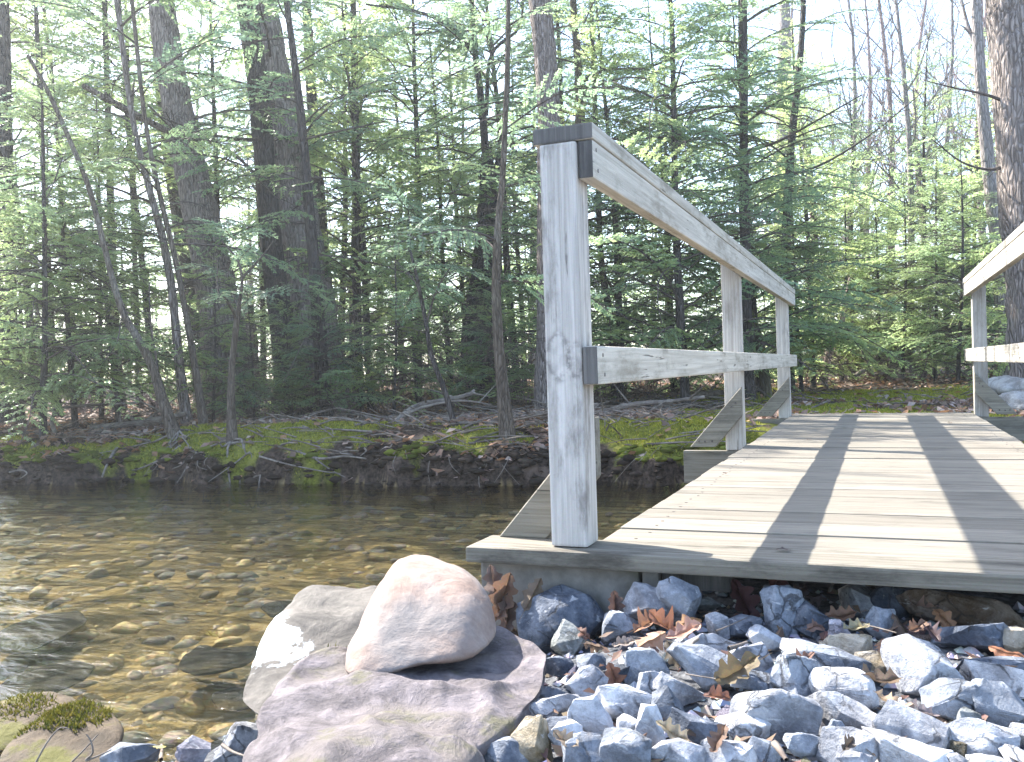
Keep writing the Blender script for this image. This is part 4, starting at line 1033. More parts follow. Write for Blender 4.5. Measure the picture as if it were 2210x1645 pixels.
for a in [
 (45, 8.6, 's1', 'low bright hemlock sapling on the mossy bank by the frame edge'),
 (215, 9.6, 's2', 'slim hemlock sapling left of the thin leaning stem'),
 (420, 17, 'm2', 'young hemlock behind the mottled leaning trunk', 1),
 (545, 9.0, 's1', 'small light hemlock sapling right of the mottled leaning trunk foot', 0.5),
 (565, 15, 'm1', 'young hemlock between the mottled trunk and the big double trunk', 1),
 (690, 9.2, 's1', 'small hemlock sapling at the foot of the big double trunk', 0.6),
 (735, 14.5, 'm2', 'tall young hemlock right behind the big double trunk'),
 (800, 11.5, 'm3', 'young hemlock with drooping sprays right of the big double trunk'),
 (870, 16, 'm1', 'bright yellow-green young hemlock standing far behind the leaf litter'),
 (900, 10.2, 's2', 'hemlock sapling above the sunlit patch of leaf litter', 0.7),
 (975, 13, 'm3', 'young hemlock left of the dark forked trunk'),
 (1010, 18, 'm2', 'tall young hemlock behind the dark forked trunk'),
 (1075, 10, 's1', 'small hemlock sapling between the lichen-grey stem and the dark forked trunk', 0.6),
 (1130, 15.5, 'm1', 'young hemlock just left of the front bridge post', 1),
 (1215, 12, 'm1', 'young hemlock right behind the front bridge post'),
 (1345, 10.6, 'm3', 'dark young hemlock right of the front bridge post under the handrail'),
 (1480, 9.8, 'm1', 'dense young hemlock left of the second bridge post'),
 (1610, 10.8, 'm1', 'spreading hemlock between the second and third bridge posts'),
 (1730, 12, 's2', 'leaning hemlock sapling right of the third bridge post'),
 (1780, 15.5, 'm3', 'bushy bright hemlock left of the middle of the path end'),
 (1850, 17, 'm3', 'bushy light green hemlock behind the middle of the path end'),
 (1900, 14.6, 's2', 'sunlit low hemlock sapling where the path ends'),
 (1945, 13.6, 's2', 'straight young hemlock sapling at the path end, nearest of the two slim ones'),
 (1990, 15.5, 'm3', 'slender hemlock right of the straight sapling at the path end'),
 (2045, 17, 'm3', 'hemlock behind the far post of the farther railing'),
 (2065, 12.5, 's2', 'small hemlock touching the far post of the farther railing'),
 (2150, 14, 'm3', 'hemlock seen over the farther railing'),
 (2235, 10.6, 's2', 'hemlock sapling beside the thick furrowed trunk at the frame edge'),
 (85, 7.8, 's2', 'hemlock sapling leaning its light sprays over the bank near the frame edge'),
 (160, 8.4, 's2', 'light sprayed sapling just behind the bank, left of the curved dead branch'),
 (255, 8.9, 's2', 'broad pale hemlock right behind the curved dead branch', 0.9),
 (455, 8.8, 's2', 'sapling with layered sprays in front of the mottled trunk foot', 0.5),
 (620, 9.6, 's2', 'sapling with layered sprays in front of the double trunk', 0.45),
 (845, 9.4, 's2', 'hemlock sapling over the pale crooked fallen branch', 0.6),
 (1455, 12.2, 'm3', 'bushy hemlock low behind the middle rail'),
 (1640, 12.2, 'm3', 'bushy hemlock between the second and third posts, low down'),
 (1755, 12.9, 'm3', 'bushy hemlock just right of the third bridge post'),
 (1815, 14.5, 's2', 'pale green sapling over the short leaning bare stem'),
 (1875, 19, 'm3', 'light green hemlock farthest back over the path end'),
 (2015, 13.2, 's2', 'bright sapling left of the small hemlock at the far post'),
 (2110, 16, 'm3', 'hemlock over the end of the farther middle rail'),
 (75, 12, 'h1', 'tall pale hemlock with a bare lower stem behind the bank sapling'),
 (175, 13.2, 'h2', 'tall hemlock with high boughs over the dark straight stem'),
 (330, 12.4, 'h1', 'tall pale hemlock with high boughs beside the mottled leaning trunk'),
 (470, 13.6, 'h1', 'tall pale hemlock with high boughs between the mottled trunk and the double trunk'),
 (760, 13.2, 'h1', 'tall pale hemlock with high boughs right of the double trunk'),
 (900, 12.6, 'h2', 'tall hemlock with high boughs over the sunlit leaf litter'),
 (1010, 14.4, 'h1', 'tall pale hemlock with high boughs left of the dark forked trunk top'),
 (1120, 12.8, 'h2', 'tall hemlock with high boughs between the forked trunk and the front post'),
 (2330, 13, 'm1', 'hemlock just beyond the thick furrowed trunk'),
]: hemlock(*a)

# ------------------------------------------------------------------ trees whose trunks are followed in the photograph
def traced_tree(name, pts, d, bark, label, crown=None, seed=0, top=None, ridge=.14, flare=1.35, segs=14, dmul=0.0, forks=(), roots=0, cat='tree', group=None, limbs=(), base_z=None):
    """pts: (u, v, width px) from the base up at depth d; carried on above the picture to `top` metres"""
    rg = np.random.RandomState(1000+seed)
    if d is None:             # march along the view ray to the bank
        d = 5.0
        while d < 12:
            q = at(pts[0][0], pts[0][1], d)
            if gz(q[0], q[1]) > q[2]: break
            d += .03
        d += .08
    W_ = []; R = []
    for i, (u, v, wpx) in enumerate(pts):
        W_.append(at(u, v, d+dmul*i)); R.append(wpx/2*d/FPX)
    W_ = np.array(W_); g = gz(W_[0][0], W_[0][1]); org = np.array([W_[0][0], W_[0][1], g])
    W_[0][2] = min(W_[0][2], g-.12) if abs(W_[0][2]-g) < .6 else g-.12
    if top:
        dv = W_[-1]-W_[-2]; dv /= np.linalg.norm(dv); 
        dv = dv*.5+np.array([0, 0, 1])*.5; dv /= np.linalg.norm(dv); n_ = 3; st = W_[-1].copy(); r_ = R[-1]
        hh = max(top-(st[2]-g), .5)
        for k in range(1, n_+1): W_ = np.vstack([W_, st+dv*hh*k/n_]); R.append(r_*(1-.85*k/n_)+.006)
    n = max(14, int(len(W_)*7)); P = smooth_path(W_-org, n); Rr = np.interp(np.linspace(0, len(W_)-1, n), np.arange(len(W_)), R)
    hgt = np.clip(P[:, 2], 0, None); Rr = Rr*(1+(flare-1)*np.exp(-hgt/(.25+3*R[0])))
    o = empty(name, org); mb = MB(); mb.add(*tube(P, Rr, segs, ridge, rg))
    for (fp, r0, r1) in forks:
        Q = smooth_path(np.array([at(u, v, d+dd) for u, v, dd in fp])-org, 12); mb.add(*tube(Q, np.linspace(r0, r1, 12), 8, ridge*.6, rg))
    tr = link('trunk', mb.mesh('trunk', [M[bark]], True), o)
    for (fp, r0, r1) in limbs:
        Q = smooth_path(np.array([at(u, v, d+dd) for u, v, dd in fp])-org, 14); m2 = MB(); m2.add(*tube(Q, np.linspace(r0, r1, 14), 7, .12, rg))
        for k in range(3, 13, 2):
            a = Q[k]; e = a+rg.uniform(-1, 1, 3)*np.array([.35, .35, .22])+(Q[k]-Q[k-1])*1.5; m2.add(*tube(smooth_path([a, (a+e)/2+[0, 0, .03], e], 5), np.linspace(r1*.9, .0015, 5), 4))
        link('branch', m2.mesh('branch', [M['twig'] if r0 < .03 else M[bark]], True), o)
    if roots:
        for k in range(roots):
            a = rg.uniform(-2.6, -.5); ln = rg.uniform(.25, .75); m2 = MB(); pp = [np.array([0, 0, .03])]
            for j in range(1, 6):
                q = pp[0]+np.array([cos(a), sin(a), 0])*ln*j/5+rg.uniform(-.05, .05, 3); gx = gz(q[0]+org[0], q[1]+org[1])-org[2]
                q[2] = gx+.02 if j < 5 else gx-.02; pp.append(q)
            m2.add(*tube(smooth_path(pp, 14), np.linspace(.010, .003, 14), 6, .2, rg)); link('root', m2.mesh('root', [M['root']], True), o)
    if crown:
        h0, h1, nb, L0 = crown; items = []; z = P[:, 2]
        for i in range(nb):
            q = (i+rg.rand())/nb; zz = h0+(h1-h0)*q; b = np.array([np.interp(zz, z, P[:, 0]), np.interp(zz, z, P[:, 1]), zz])
            items.append((b, i*2.4+rg.uniform(-.6, .6), radians(rg.uniform(-18, 20)+14*q), L0*(1-.55*q)*rg.uniform(.5, 1.15)+.15))
        for i in range(nb//2):
            zz = .5+(h1*.6-.5)*rg.rand(); b = np.array([np.interp(zz, z, P[:, 0]), np.interp(zz, z, P[:, 1]), zz])
            items.append((b, rg.uniform(0, 6.28), radians(rg.uniform(-25, 25)), L0*rg.uniform(.35, .8), 1))
        link('crown', crown_mesh('crown', items, rg, NEED), o)
    return tag(o, label, cat, group)
T = traced_tree
T('hemlock_tree', [(500, 872, 95), (485, 760, 88), (468, 640, 84), (430, 450, 76), (400, 320, 68), (372, 170, 62), (350, 30, 58)], 10.2, 'bark_scaly',
  'big leaning trunk with mottled grey-brown bark left of the double trunk', (2.4, 6.5, 16, 2.2), 1, 8,
  limbs=[([(455, 300, 0), (380, 290, -.5), (290, 245, -1.0), (180, 185, -1.5)], .045, .03), ([(455, 300, 0), (520, 345, -.2), (560, 390, -.5), (600, 430, -.8)], .025, .006)])
T('hemlock_tree', [(452, 855, 48), (420, 640, 46), (372, 330, 42), (345, 60, 40)], 14.0, 'bark_dark', 'darker straight trunk standing behind the mottled leaning one', (2.5, 7, 16, 2.1), 2, 8)
T('hemlock_tree', [(700, 838, 118), (672, 700, 108), (652, 560, 100), (622, 360, 92), (590, 180, 82), (565, 20, 74)], 11.0, 'bark_grey',
  'thickest grey furrowed trunk of the double trunk on the far bank', (3.0, 7, 18, 2.2), 3, 9, .2, 1.3, 20)
T('hemlock_tree', [(640, 845, 62), (612, 720, 52), (588, 560, 46), (575, 400, 44), (560, 220, 46), (535, 20, 44)], 10.4, 'bark_dark',
  'dark narrow trunk pressed against the thickest furrowed trunk', (2.2, 7, 18, 2.0), 4, 8.5, limbs=[([(575, 300, 0), (520, 300, -.4), (430, 285, -.8), (330, 245, -1.1)], .02, .008)])
T('hemlock_tree', [(700, 850, 30), (682, 640, 26), (664, 420, 22), (650, 260, 18), (632, 110, 15), (618, 0, 13)], 9.4, 'bark_dark', 'thin dark stem in front of the thickest furrowed trunk', (1.6, 6, 18, 1.7), 5, 7,
  limbs=[([(660, 300, 0), (710, 288, -.2), (770, 275, -.4), (830, 262, -.5)], .014, .005), ([(655, 270, 0), (690, 235, -.2), (740, 205, -.3)], .012, .004)])
T('hemlock_tree', [(1048, 838, 100), (1046, 760, 86), (1050, 620, 66), (1056, 480, 48), (1054, 380, 34), (1050, 320, 20)], 12.5, 'bark_dark', 'dark forked trunk with a broad foot in the middle of the far bank', (1.6, 3.4, 20, 2.2), 6, None, .2,
  forks=[([(1048, 330, 0), (1038, 210, 0), (1025, 110, 0), (1015, -40, 0)], .058, .036), ([(1060, 420, 0), (1085, 300, .1), (1095, 160, .1), (1096, -40, .1)], .06, .035)],
  limbs=[([(1018, 110, 0), (975, 60, -.3), (900, 25, -.7), (790, 10, -1.2)], .035, .012), ([(1050, 250, 0), (1060, 120, -.3), (1120, 60, -.4), (1130, -20, -.4)], .03, .014)])
T('hardwood_sapling', [(1098, 958, 32), (1086, 850, 25), (1076, 740, 22), (1071, 620, 20), (1074, 500, 16), (1085, 380, 13), (1092, 220, 11), (1097, 40, 9)], None, 'bark_lichen', 'lichen-grey stem rooted at the bank edge left of the front bridge post', (1.0, 4.2, 14, 1.0), 7, 5, .06, 1.3, 12)
T('pine_tree', [(1192, 830, 70), (1188, 560, 56), (1184, 260, 50), (1176, 120, 50), (1164, -10, 48)], 9.4, 'bark_scaly', 'straight scaly trunk rising behind the front bridge post', (4.6, 7, 8, 2.2), 8, 9)
T('hemlock_tree', [(1262, 835, 26), (1256, 560, 22), (1252, 250, 21), (1246, 120, 16), (1238, 20, 14)], 10.6, 'bark_lichen', 'slim grey trunk right of the scaly trunk behind the handrail', (1.6, 7, 26, 2.2), 9, 8,
  limbs=[([(1258, 175, 0), (1310, 150, -.2), (1390, 148, -.4), (1500, 105, -.8)], .024, .008)])
T('hemlock_tree', [(1612, 838, 30), (1608, 560, 22), (1605, 320, 19), (1606, 120, 16)], 10.4, 'bark_dark', 'straight dark trunk rising behind the second bridge post', (1.0, 7, 24, 2.0), 10, 8,
  limbs=[([(1606, 330, 0), (1680, 305, -.2), (1760, 262, -.4), (1860, 205, -.6)], .02, .006)])
T('hemlock_tree', [(1700, 838, 26), (1696, 560, 20), (1706, 340, 17), (1722, 180, 14), (1732, 60, 12)], 12.0, 'bark_dark', 'dark bent trunk right of the straight one near the third bridge post', (1.2, 7, 22, 1.9), 11, 7.5,
  limbs=[([(1700, 380, 0), (1780, 352, -.2), (1880, 290, -.4), (1990, 200, -.6)], .02, .006)])
T('pine_tree', [(1690, 835, 46), (1690, 560, 38), (1692, 300, 32), (1694, 100, 28)], 19, 'bark_pale', 'pale trunk just behind the dark bent one', (4, 9, 14, 2.2), 12, 10)
T('hardwood_tree', [(2262, 830, 120), (2236, 640, 104), (2218, 480, 96), (2196, 260, 86), (2178, 60, 80), (2170, -60, 78)], 8.2, 'bark_grey', 'thick furrowed trunk cut by the frame edge over the farther railing', None, 13, 10, .22, 1.25, 20,
  limbs=[([(2200, 330, 0), (2150, 365, .1), (2080, 352, .2), (2010, 300, .3)], .02, .005), ([(2192, 230, 0), (2130, 205, 0), (2060, 190, .2), (2000, 175, .3)], .018, .004)])
T('hardwood_tree', [(2178, 800, 44), (2166, 640, 38), (2150, 500, 32), (2130, 330, 27), (2115, 160, 24), (2105, -20, 21)], 12.4, 'bark_pale', 'pale bare trunk behind the end of the farther railing', None, 14, 10.5, .12, 1.2, 12,
  limbs=[([(2112, 120, 0), (2090, 60, .1), (2072, -10, .2)], .03, .02)])
T('hardwood_tree', [(2190, 800, 34), (2176, 560, 26), (2160, 300, 22), (2150, 100, 19), (2146, -30, 17)], 13.5, 'bark_pink', 'second bare trunk between the pale one and the thick furrowed one', None, 15, 10.5, .12, 1.2, 12)
T('hardwood_sapling', [(386, 946, 24), (352, 868, 20), (332, 800, 18), (300, 735, 17), (268, 680, 15), (245, 610, 13), (222, 520, 12), (190, 400, 11), (145, 290, 10), (105, 200, 9), (60, 120, 8)], None, 'bark_lichen',
  'thin leaning bare stem curving up from the moss mound', None, 16, None, .06, 1.4, 10, roots=4,
  limbs=[([(345, 850, 0), (338, 780, .05), (325, 700, .05), (322, 610, .05)], .014, .005), ([(262, 690, 0), (250, 745, -.1), (215, 790, -.2)], .006, .002), ([(145, 290, 0), (120, 240, .1), (70, 130, .1)], .012, .006), ([(135, 340, 0), (105, 420, -.1), (45, 520, -.2)], .007, .002)])
T('hardwood_sapling', [(502, 972, 20), (499, 880, 15), (500, 800, 13), (508, 720, 13), (514, 670, 12)], None, 'bark_lichen', 'small forked sapling on the undercut bank edge with bare roots', (1.0, 1.75, 10, .55), 17, None, .06, 1.5, 10, roots=5,
  forks=[([(514, 672, 0), (520, 630, 0), (522, 600, 0), (512, 560, .1), (478, 520, .2)], .017, .006), ([(514, 690, 0), (490, 650, -.1), (470, 625, -.1), (470, 560, -.1)], .014, .005), ([(522, 600, 0), (560, 560, .1), (590, 520, .2)], .012, .004)])
T('hemlock_tree', [(258, 872, 24), (252, 780, 21), (246, 650, 18), (240, 480, 16), (236, 330, 14)], 12.5, 'bark_dark', 'dark straight stem behind the thin leaning bare one', (1.8, 7, 22, 1.9), 18, 8)
T('hemlock_tree', [(406, 905, 22), (388, 800, 18), (372, 640, 17), (352, 520, 16), (320, 400, 14), (285, 250, 12)], 8.6, 'bark_scaly', 'leaning brown stem left of the mottled trunk', (1.6, 6, 16, 1.7), 19, 7)
T('hemlock_tree', [(442, 893, 18), (420, 790, 14), (396, 650, 13), (378, 560, 12), (340, 400, 11), (312, 250, 9)], 8.2, 'bark_lichen', 'slim leaning stem just before the mottled trunk', (1.5, 5.5, 14, 1.5), 20, 6)
T('hemlock_tree', [(302, 872, 13), (298, 780, 12), (292, 600, 11), (285, 400, 10)], 13, 'bark_dark', 'very thin dark stem right of the dark straight one', (1.6, 6, 16, 1.5), 21, 7)
T('hemlock_tree', [(128, 880, 16), (116, 800, 14), (108, 640, 12), (98, 460, 11)], 11.0, 'bark_dark', 'thin dark stem between the low bank sapling and the dark straight stem', (1.2, 6, 20, 1.7), 22, 7)
T('hemlock_tree', [(18, 870, 52), (14, 700, 44), (12, 480, 38), (10, 300, 34), (6, 60, 30)], 9.5, 'bark_dark', 'dark trunk standing at the frame edge of the far bank', (1.4, 7, 24, 2.1), 23, 9)
T('hemlock_tree', [(772, 852, 20), (770, 640, 18), (768, 400, 16), (765, 150, 14), (762, 0, 12)], 11.6, 'bark_dark', 'slim straight stem right of the double trunk', (1.4, 7, 24, 1.9), 24, 8)
T('hardwood_sapling', [(988, 918, 14), (962, 850, 12), (932, 770, 11), (918, 690, 10), (900, 600, 8), (885, 540, 6)], None, 'bark_dark', 'thin bent sapling rising from the sunlit leaf litter', (.9, 1.7, 8, .6), 25, None, .06, 1.2, 8,
  limbs=[([(920, 700, 0), (945, 620, 0), (985, 560, .1)], .010, .003), ([(910, 640, 0), (890, 600, 0), (850, 560, .1)], .008, .003)])
T('hardwood_sapling', [(1772, 818, 14), (1790, 760, 13), (1815, 700, 12), (1825, 650, 9), (1835, 600, 7)], 13.6, 'bark_pink', 'short leaning bare stem at the path edge past the bridge', (1.0, 1.7, 8, .7), 26)
T('hardwood_sapling', [(1655, 800, 20), (1640, 740, 17), (1615, 670, 15), (1580, 600, 13), (1560, 540, 10)], 10.8, 'bark_moss', 'mossy leaning stem between the second and third bridge posts', (1.2, 2.2, 8, .8), 27)
T('hemlock_tree', [(725, 850, 42), (712, 740, 36), (702, 620, 32), (690, 450, 28), (672, 200, 24)], 13.2, 'bark_dark', 'shaded trunk tucked behind the double trunk', (2.8, 8, 14, 2.0), 28, 9)
T('hemlock_tree', [(1330, 835, 18), (1318, 700, 16), (1298, 560, 14), (1290, 380, 12)], 11.2, 'bark_dark', 'thin bent stem just right of the front bridge post', (1.0, 6, 26, 1.9), 29, 7)
T('dead_snag', [(548, 760, 26), (540, 700, 24), (536, 660, 20)], 12.5, 'bark_grey', 'broken grey snag between the mottled trunk and the double trunk', None, 30, None, .3)

# ------------------------------------------------------------------ bare hardwoods against the sky
def bare_tree(seed, ht, r0, mat, bush=False):
    rg = np.random.RandomState(seed); mb_t = MB(); mb_c = MB()
    n = 9; z = np.linspace(0, ht, n); P = np.stack([.04*ht*np.sin(z*.7/ht*6+seed)*z/ht, .03*ht*np.cos(z/ht*5+seed)*z/ht, z], -1); P[:, :2] -= P[0, :2]
    Q = P.copy(); Q[0, 2] = -.25; mb_t.add(*tube(Q, r0*(1-.9*z/ht)+.006, 8, .12, rg))
    def grow(p, d, ln, r, lev):
        k = 5; pts = [p]; dd = d.copy()
        for i in range(k):
            dd = dd+rg.uniform(-.2, .2, 3)+np.array([0, 0, .10]); dd /= np.linalg.norm(dd); pts.append(pts[-1]+dd*ln/k)
        pts = np.array(pts); mb_c.add(*tube(pts, np.linspace(r, max(r*.25, .0022), k+1), 4 if lev < 2 else 3))
        if lev < 3:
            for j in range(rg.randint(4, 7) if lev < 2 else rg.randint(3, 5)):
                i = rg.randint(1, k+1); a = rg.uniform(0, 6.28); perp = np.cross(dd, [cos(a), sin(a), .3]); perp /= np.linalg.norm(perp)
                grow(pts[i], (pts[i]-pts[i-1])/np.linalg.norm(pts[i]-pts[i-1])*.75+perp*.65, ln*rg.uniform(.42, .66), r*.48, lev+1)
    for i in range(17):
        q = .22+.76*(i+rg.rand())/17; b = np.array([np.interp(q*ht, z, P[:, j]) for j in range(3)]); a = i*2.4+rg.uniform(-.5, .5)
        grow(b, np.array([cos(a)*.7, sin(a)*.7, .75]), ht*.27*(1.1-q)+.3, r0*.36*(1.05-q)+.006, 1)
    return mb_t.mesh('trunk', [mat], True), mb_c.mesh('crown', [mat], False)
BARE = [bare_tree(61, 9.6, .09, M['bark_pink']), bare_tree(62, 8.5, .07, M['bark_pale']), bare_tree(63, 10.4, .11, M['bark_pink'])]
for u, d, k, lb in [(1760, 21, 0, 'bare pinkish hardwood at the edge of the hemlocks over the third bridge post'), (1835, 17, 1, 'slender bare hardwood over the middle of the path'),
  (1880, 24, 2, 'tall bare hardwood far beyond the path end'), (1925, 19, 0, 'bare hardwood with ascending twigs over the path end'), (1965, 15.5, 1, 'crooked bare young hardwood right of the path end'),
  (2010, 22, 2, 'tall bare hardwood between the path and the farther railing'), (2050, 17.5, 1, 'thin bare hardwood left of the farther railing end'), (2090, 26, 0, 'distant bare hardwood behind the farther railing end'),
  (2140, 20, 2, 'bare hardwood behind the pale bare trunk'), (2230, 18, 1, 'bare hardwood behind the thick furrowed trunk'), (1800, 30, 2, 'far bare hardwood showing between the hemlock tops'), (1690, 27, 0, 'bare hardwood half hidden behind the dark hemlocks')]:
    p = upos(u, d); o = empty('bare_tree', p, rt_.uniform(0, 6.28)); link('trunk', BARE[k][0], o); link('crown', BARE[k][1], o); tag(o, lb, 'tree', 'bare hardwoods against the sky')

# leafless undergrowth
def bare_shrub(seed, ht, ns):
    rg = np.random.RandomState(seed); mb = MB()
    for i in range(ns):
        a = rg.uniform(0, 6.28); d = np.array([cos(a)*.45, sin(a)*.45, 1.0])*rg.uniform(.6, 1.1)*ht; b = rg.uniform(-.15, .15, 3)*[1, 1, 0]
        P = smooth_path([b-[0, 0, .1], b+d*.45+rg.uniform(-.1, .1, 3), b+d+rg.uniform(-.25, .25, 3)], 7); mb.add(*tube(P, np.linspace(.009, .0025, 7), 4))
        for j in range(6):
            k = rg.randint(2, 7); e = P[k]+rg.uniform(-1, 1, 3)*[.35, .35, .25]; mb.add(*tube(smooth_path([P[k], (P[k]+e)/2+rg.uniform(-.05, .05, 3), e], 4), np.linspace(.004, .0015, 4), 3))
    return mb.mesh('bare_shrub', [M['bark_pink']], False)
SH = [bare_shrub(71, 1.5, 14), bare_shrub(72, 1.1, 18), bare_shrub(73, .7, 22)]
for u, d, k, lb in [(830, 10.5, 0, 'bare shrub right of the slim straight stem'), (890, 12.5, 0, 'twiggy bare shrub behind the sunlit leaf litter'), (950, 11, 1, 'bare shrub with many thin stems left of the dark forked trunk'),
  (1010, 11.5, 0, 'tall bare shrub at the foot of the dark forked trunk'), (1120, 11, 1, 'bare shrub between the lichen-grey stem and the front bridge post'), (700, 10, 2, 'low bare shrub at the foot of the double trunk'), (590, 10.5, 2, 'low bare shrub between the two big trunks'),
  (1310, 12, 1, 'bare shrub under the middle rail near the front post'), (1400, 12.5, 2, 'low bare shrub under the middle rail'), (1750, 13.8, 2, 'low twiggy shrub at the near side of the path end'), (1830, 14.3, 1, 'dry twiggy shrub in the middle of the path end'),
  (1905, 13.9, 2, 'low dry shrub before the straight hemlock sapling'), (1985, 14.2, 2, 'low dry shrub left of the farther railing'), (340, 12, 2, 'low bare shrub between the stems left of the mottled trunk'), (180, 12, 1, 'bare shrub among the thin dark stems')]:
    p = upos(u, d); o = link('bare_shrub', SH[k], None, p); o.rotation_euler = (0, 0, rt_.uniform(0, 6.28)); tag(o, lb, 'shrub', 'leafless undergrowth')

# ------------------------------------------------------------------ far wood, one mass
rgf = np.random.RandomState(77); mb = MB(); LV = []; LC_ = []
nf = 0
for i in range(80):
    u = rgf.uniform(-300, 2500); d = rgf.uniform(22, 55); p = upos(u, d)
    ev = u < 1700 or rgf.rand() < .28
    ht = (rgf.uniform(6, 10.5) if u > 500 else rgf.uniform(4, 8)) if u < 1500 else rgf.uniform(4, 8); r = rgf.uniform(.04, .13); ln = rgf.uniform(-.06, .06, 2)
    z = np.linspace(-.3, ht, 5); P = p+np.stack([ln[0]*z, ln[1]*z, z], -1)
    mb.add(*tube(P, r*(1-.8*np.linspace(0, 1, 5)), 6), 1)
    if not ev: continue
    nb = 40; lf = .085+.0022*d
    for j in range(nb):
        q = .04+.94*(j+rgf.rand())/nb; b = p+np.array([ln[0]*q*ht, ln[1]*q*ht, q*ht]); WV, WF, Q = LIB[3][rgf.randint(5)]
        sc = (2.9*(1-q)**.7*rgf.uniform(.5, 1.1)+.3)/2.9; R = orient(j*2.4+rgf.rand(), radians(rgf.uniform(-10, 12)), rgf.uniform(-.3, .3))*sc
        s_ = Q[rgf.rand(len(Q)) < .26]; c_ = s_.mean(1, keepdims=True); s_ = c_+(s_-c_)*(1.7/ sc**.5); LV.append(s_@R.T+b); LC_.append(np.full(len(s_), rgf.rand()))
q = np.concatenate(LV); c = np.concatenate(LC_); mb.add(q.reshape(-1, 3), np.arange(len(q)*4).reshape(-1, 4), 0, np.stack([c, c, c, np.ones_like(c)], -1))
tag(link('far_woods', mb.mesh('far_woods', [M['needles_far'], M['bark_dark']], False, True)), 'distant mixed wood of evergreens and trunks closing the view behind the thicket', 'woods', kind='stuff')

# ------------------------------------------------------------------ forest floor: litter, moss, fallen wood
rs = np.random.RandomState(15)
n = 60000; X = rs.uniform(-12, 6, n); Y = 3.2+13*rs.rand(n)**1.5; sf = sdist(FAR, X, Y)
mm = moss_mask(X, Y, sf); keep = (sf > .02) & (rs.rand(n) > mm*.93) & (rs.rand(n) < .25+.75*sstep(-.1, .25, vnoise(X, Y, .8, 31)+.25)); keep &= ~((X > -.1) & (X < 1.6) & (Y < 5.5))
X, Y = X[keep], Y[keep]; Zg = ground(X, Y); n = len(X)
a = rs.rand(n)*6.28; sz = .022+.034*rs.rand(n); tl = rs.uniform(-.9, .9, (n, 2)); D = np.stack([np.cos(a), np.sin(a), tl[:, 0]*.7], -1); S = np.stack([-np.sin(a), np.cos(a), tl[:, 1]*.8], -1)
B = np.stack([X, Y, Zg+.008+.025*rs.rand(n)], -1); cu = (rs.rand(n)-.3)*.5
UPv = np.array([0, 0, 1.])
A0 = B-D*sz[:, None]; A2 = B+D*sz[:, None]; A1 = B+S*(sz*.55)[:, None]+UPv*(sz*cu)[:, None]; A3 = B-S*(sz*.55)[:, None]+UPv*(sz*cu)[:, None]
V = np.stack([A0, A1, A2, A3], 1).reshape(-1, 3); k4 = np.arange(n)*4
F = np.concatenate([np.stack([k4, k4+1, k4+2], -1), np.stack([k4, k4+2, k4+3], -1)])
pal = np.array([(.27, .18, .14, 1), (.36, .26, .21, 1), (.19, .12, .09, 1), (.44, .34, .29, 1), (.30, .17, .10, 1), (.13, .09, .07, 1), (.40, .22, .12, 1)])
cl = pal[rs.randint(0, 7, n)]*np.r_[1, 1, 1, 1]; mb = MB(); mb.add(V, F, 0, np.concatenate([cl, cl]))
tag(link('leaf_litter', mb.mesh('leaf_litter', [M['litter']], False, True)), 'brown dead leaves covering the forest floor of the far bank', 'leaf litter', kind='stuff')
# moss tufts
n = 420000; X = rs.uniform(-8.5, 3.2, n); Y = rs.uniform(3.0, 11.5, n); keep0 = (Y < 6.3) | (rs.rand(n) < .5); X, Y = X[keep0], Y[keep0]; sf = sdist(FAR, X, Y)
keep = rs.rand(len(X)) < moss_mask(X, Y, sf)*1.0; keep &= ~((X > -.12) & (X < 1.6) & (Y < 5.5)); X, Y = X[keep], Y[keep]; Zg = ground(X, Y); n = len(X)
a = rs.rand(n)*6.28; hh = .010+.022*rs.rand(n); lnx = rs.uniform(-.9, .9, (n, 2)); B = np.stack([X, Y, Zg-.004], -1); S = np.stack([np.cos(a), np.sin(a), 0*a], -1)*(.004+.004*rs.rand(n))[:, None]
Tp = B+np.stack([lnx[:, 0]*hh, lnx[:, 1]*hh, hh], -1); V = np.stack([B-S, B+S, Tp], 1).reshape(-1, 3); F = np.arange(n*3).reshape(-1, 3)
g = rs.rand(n)[:, None]; cl = np.concatenate([np.array([.13, .15, .02])*(1-g)+np.array([.46, .44, .07])*g, np.ones((n, 1))], 1)
mb = MB(); mb.add(V, F, 0, cl); tag(link('moss', mb.mesh('moss', [M['moss']], False, True)), 'yellow-green moss cushions along the far bank and path', 'moss', kind='stuff')
# twig litter
mb = MB(); n = 2600
for i in range(n):
    x, yy = (rs.uniform(-11, 5) if i % 3 else rs.uniform(-3.6, .2)), 3.7+8*rs.rand()**1.3
    if float(sdist(FAR, np.array([x]), np.array([yy]))[0]) < .15 or (-.2 < x < 1.7 and yy < 5.5): continue
    if x > -.8 and x < 2.6 and 5 < yy < 11 and rs.rand() < .8: continue
    g_ = gz(x, yy); a = rs.rand()*6.28; ln = rs.uniform(.12, .6); tl = rs.uniform(-.1, .3); P = np.array([[x, yy, g_+.01], [x+cos(a)*ln*.5+rs.uniform(-.04, .04), yy+sin(a)*ln*.5, g_+.02+tl*ln*.5], [x+cos(a)*ln, yy+sin(a)*ln, g_+.01+tl*ln]])
    mb.add(*tube(smooth_path(P, 5), np.linspace(rs.uniform(.003, .012), .002, 5), 4))
tag(link('twig_litter', mb.mesh('twig_litter', [M['deadwood']], False)), 'thin dead twigs strewn over the leaf litter', 'twigs', kind='stuff')
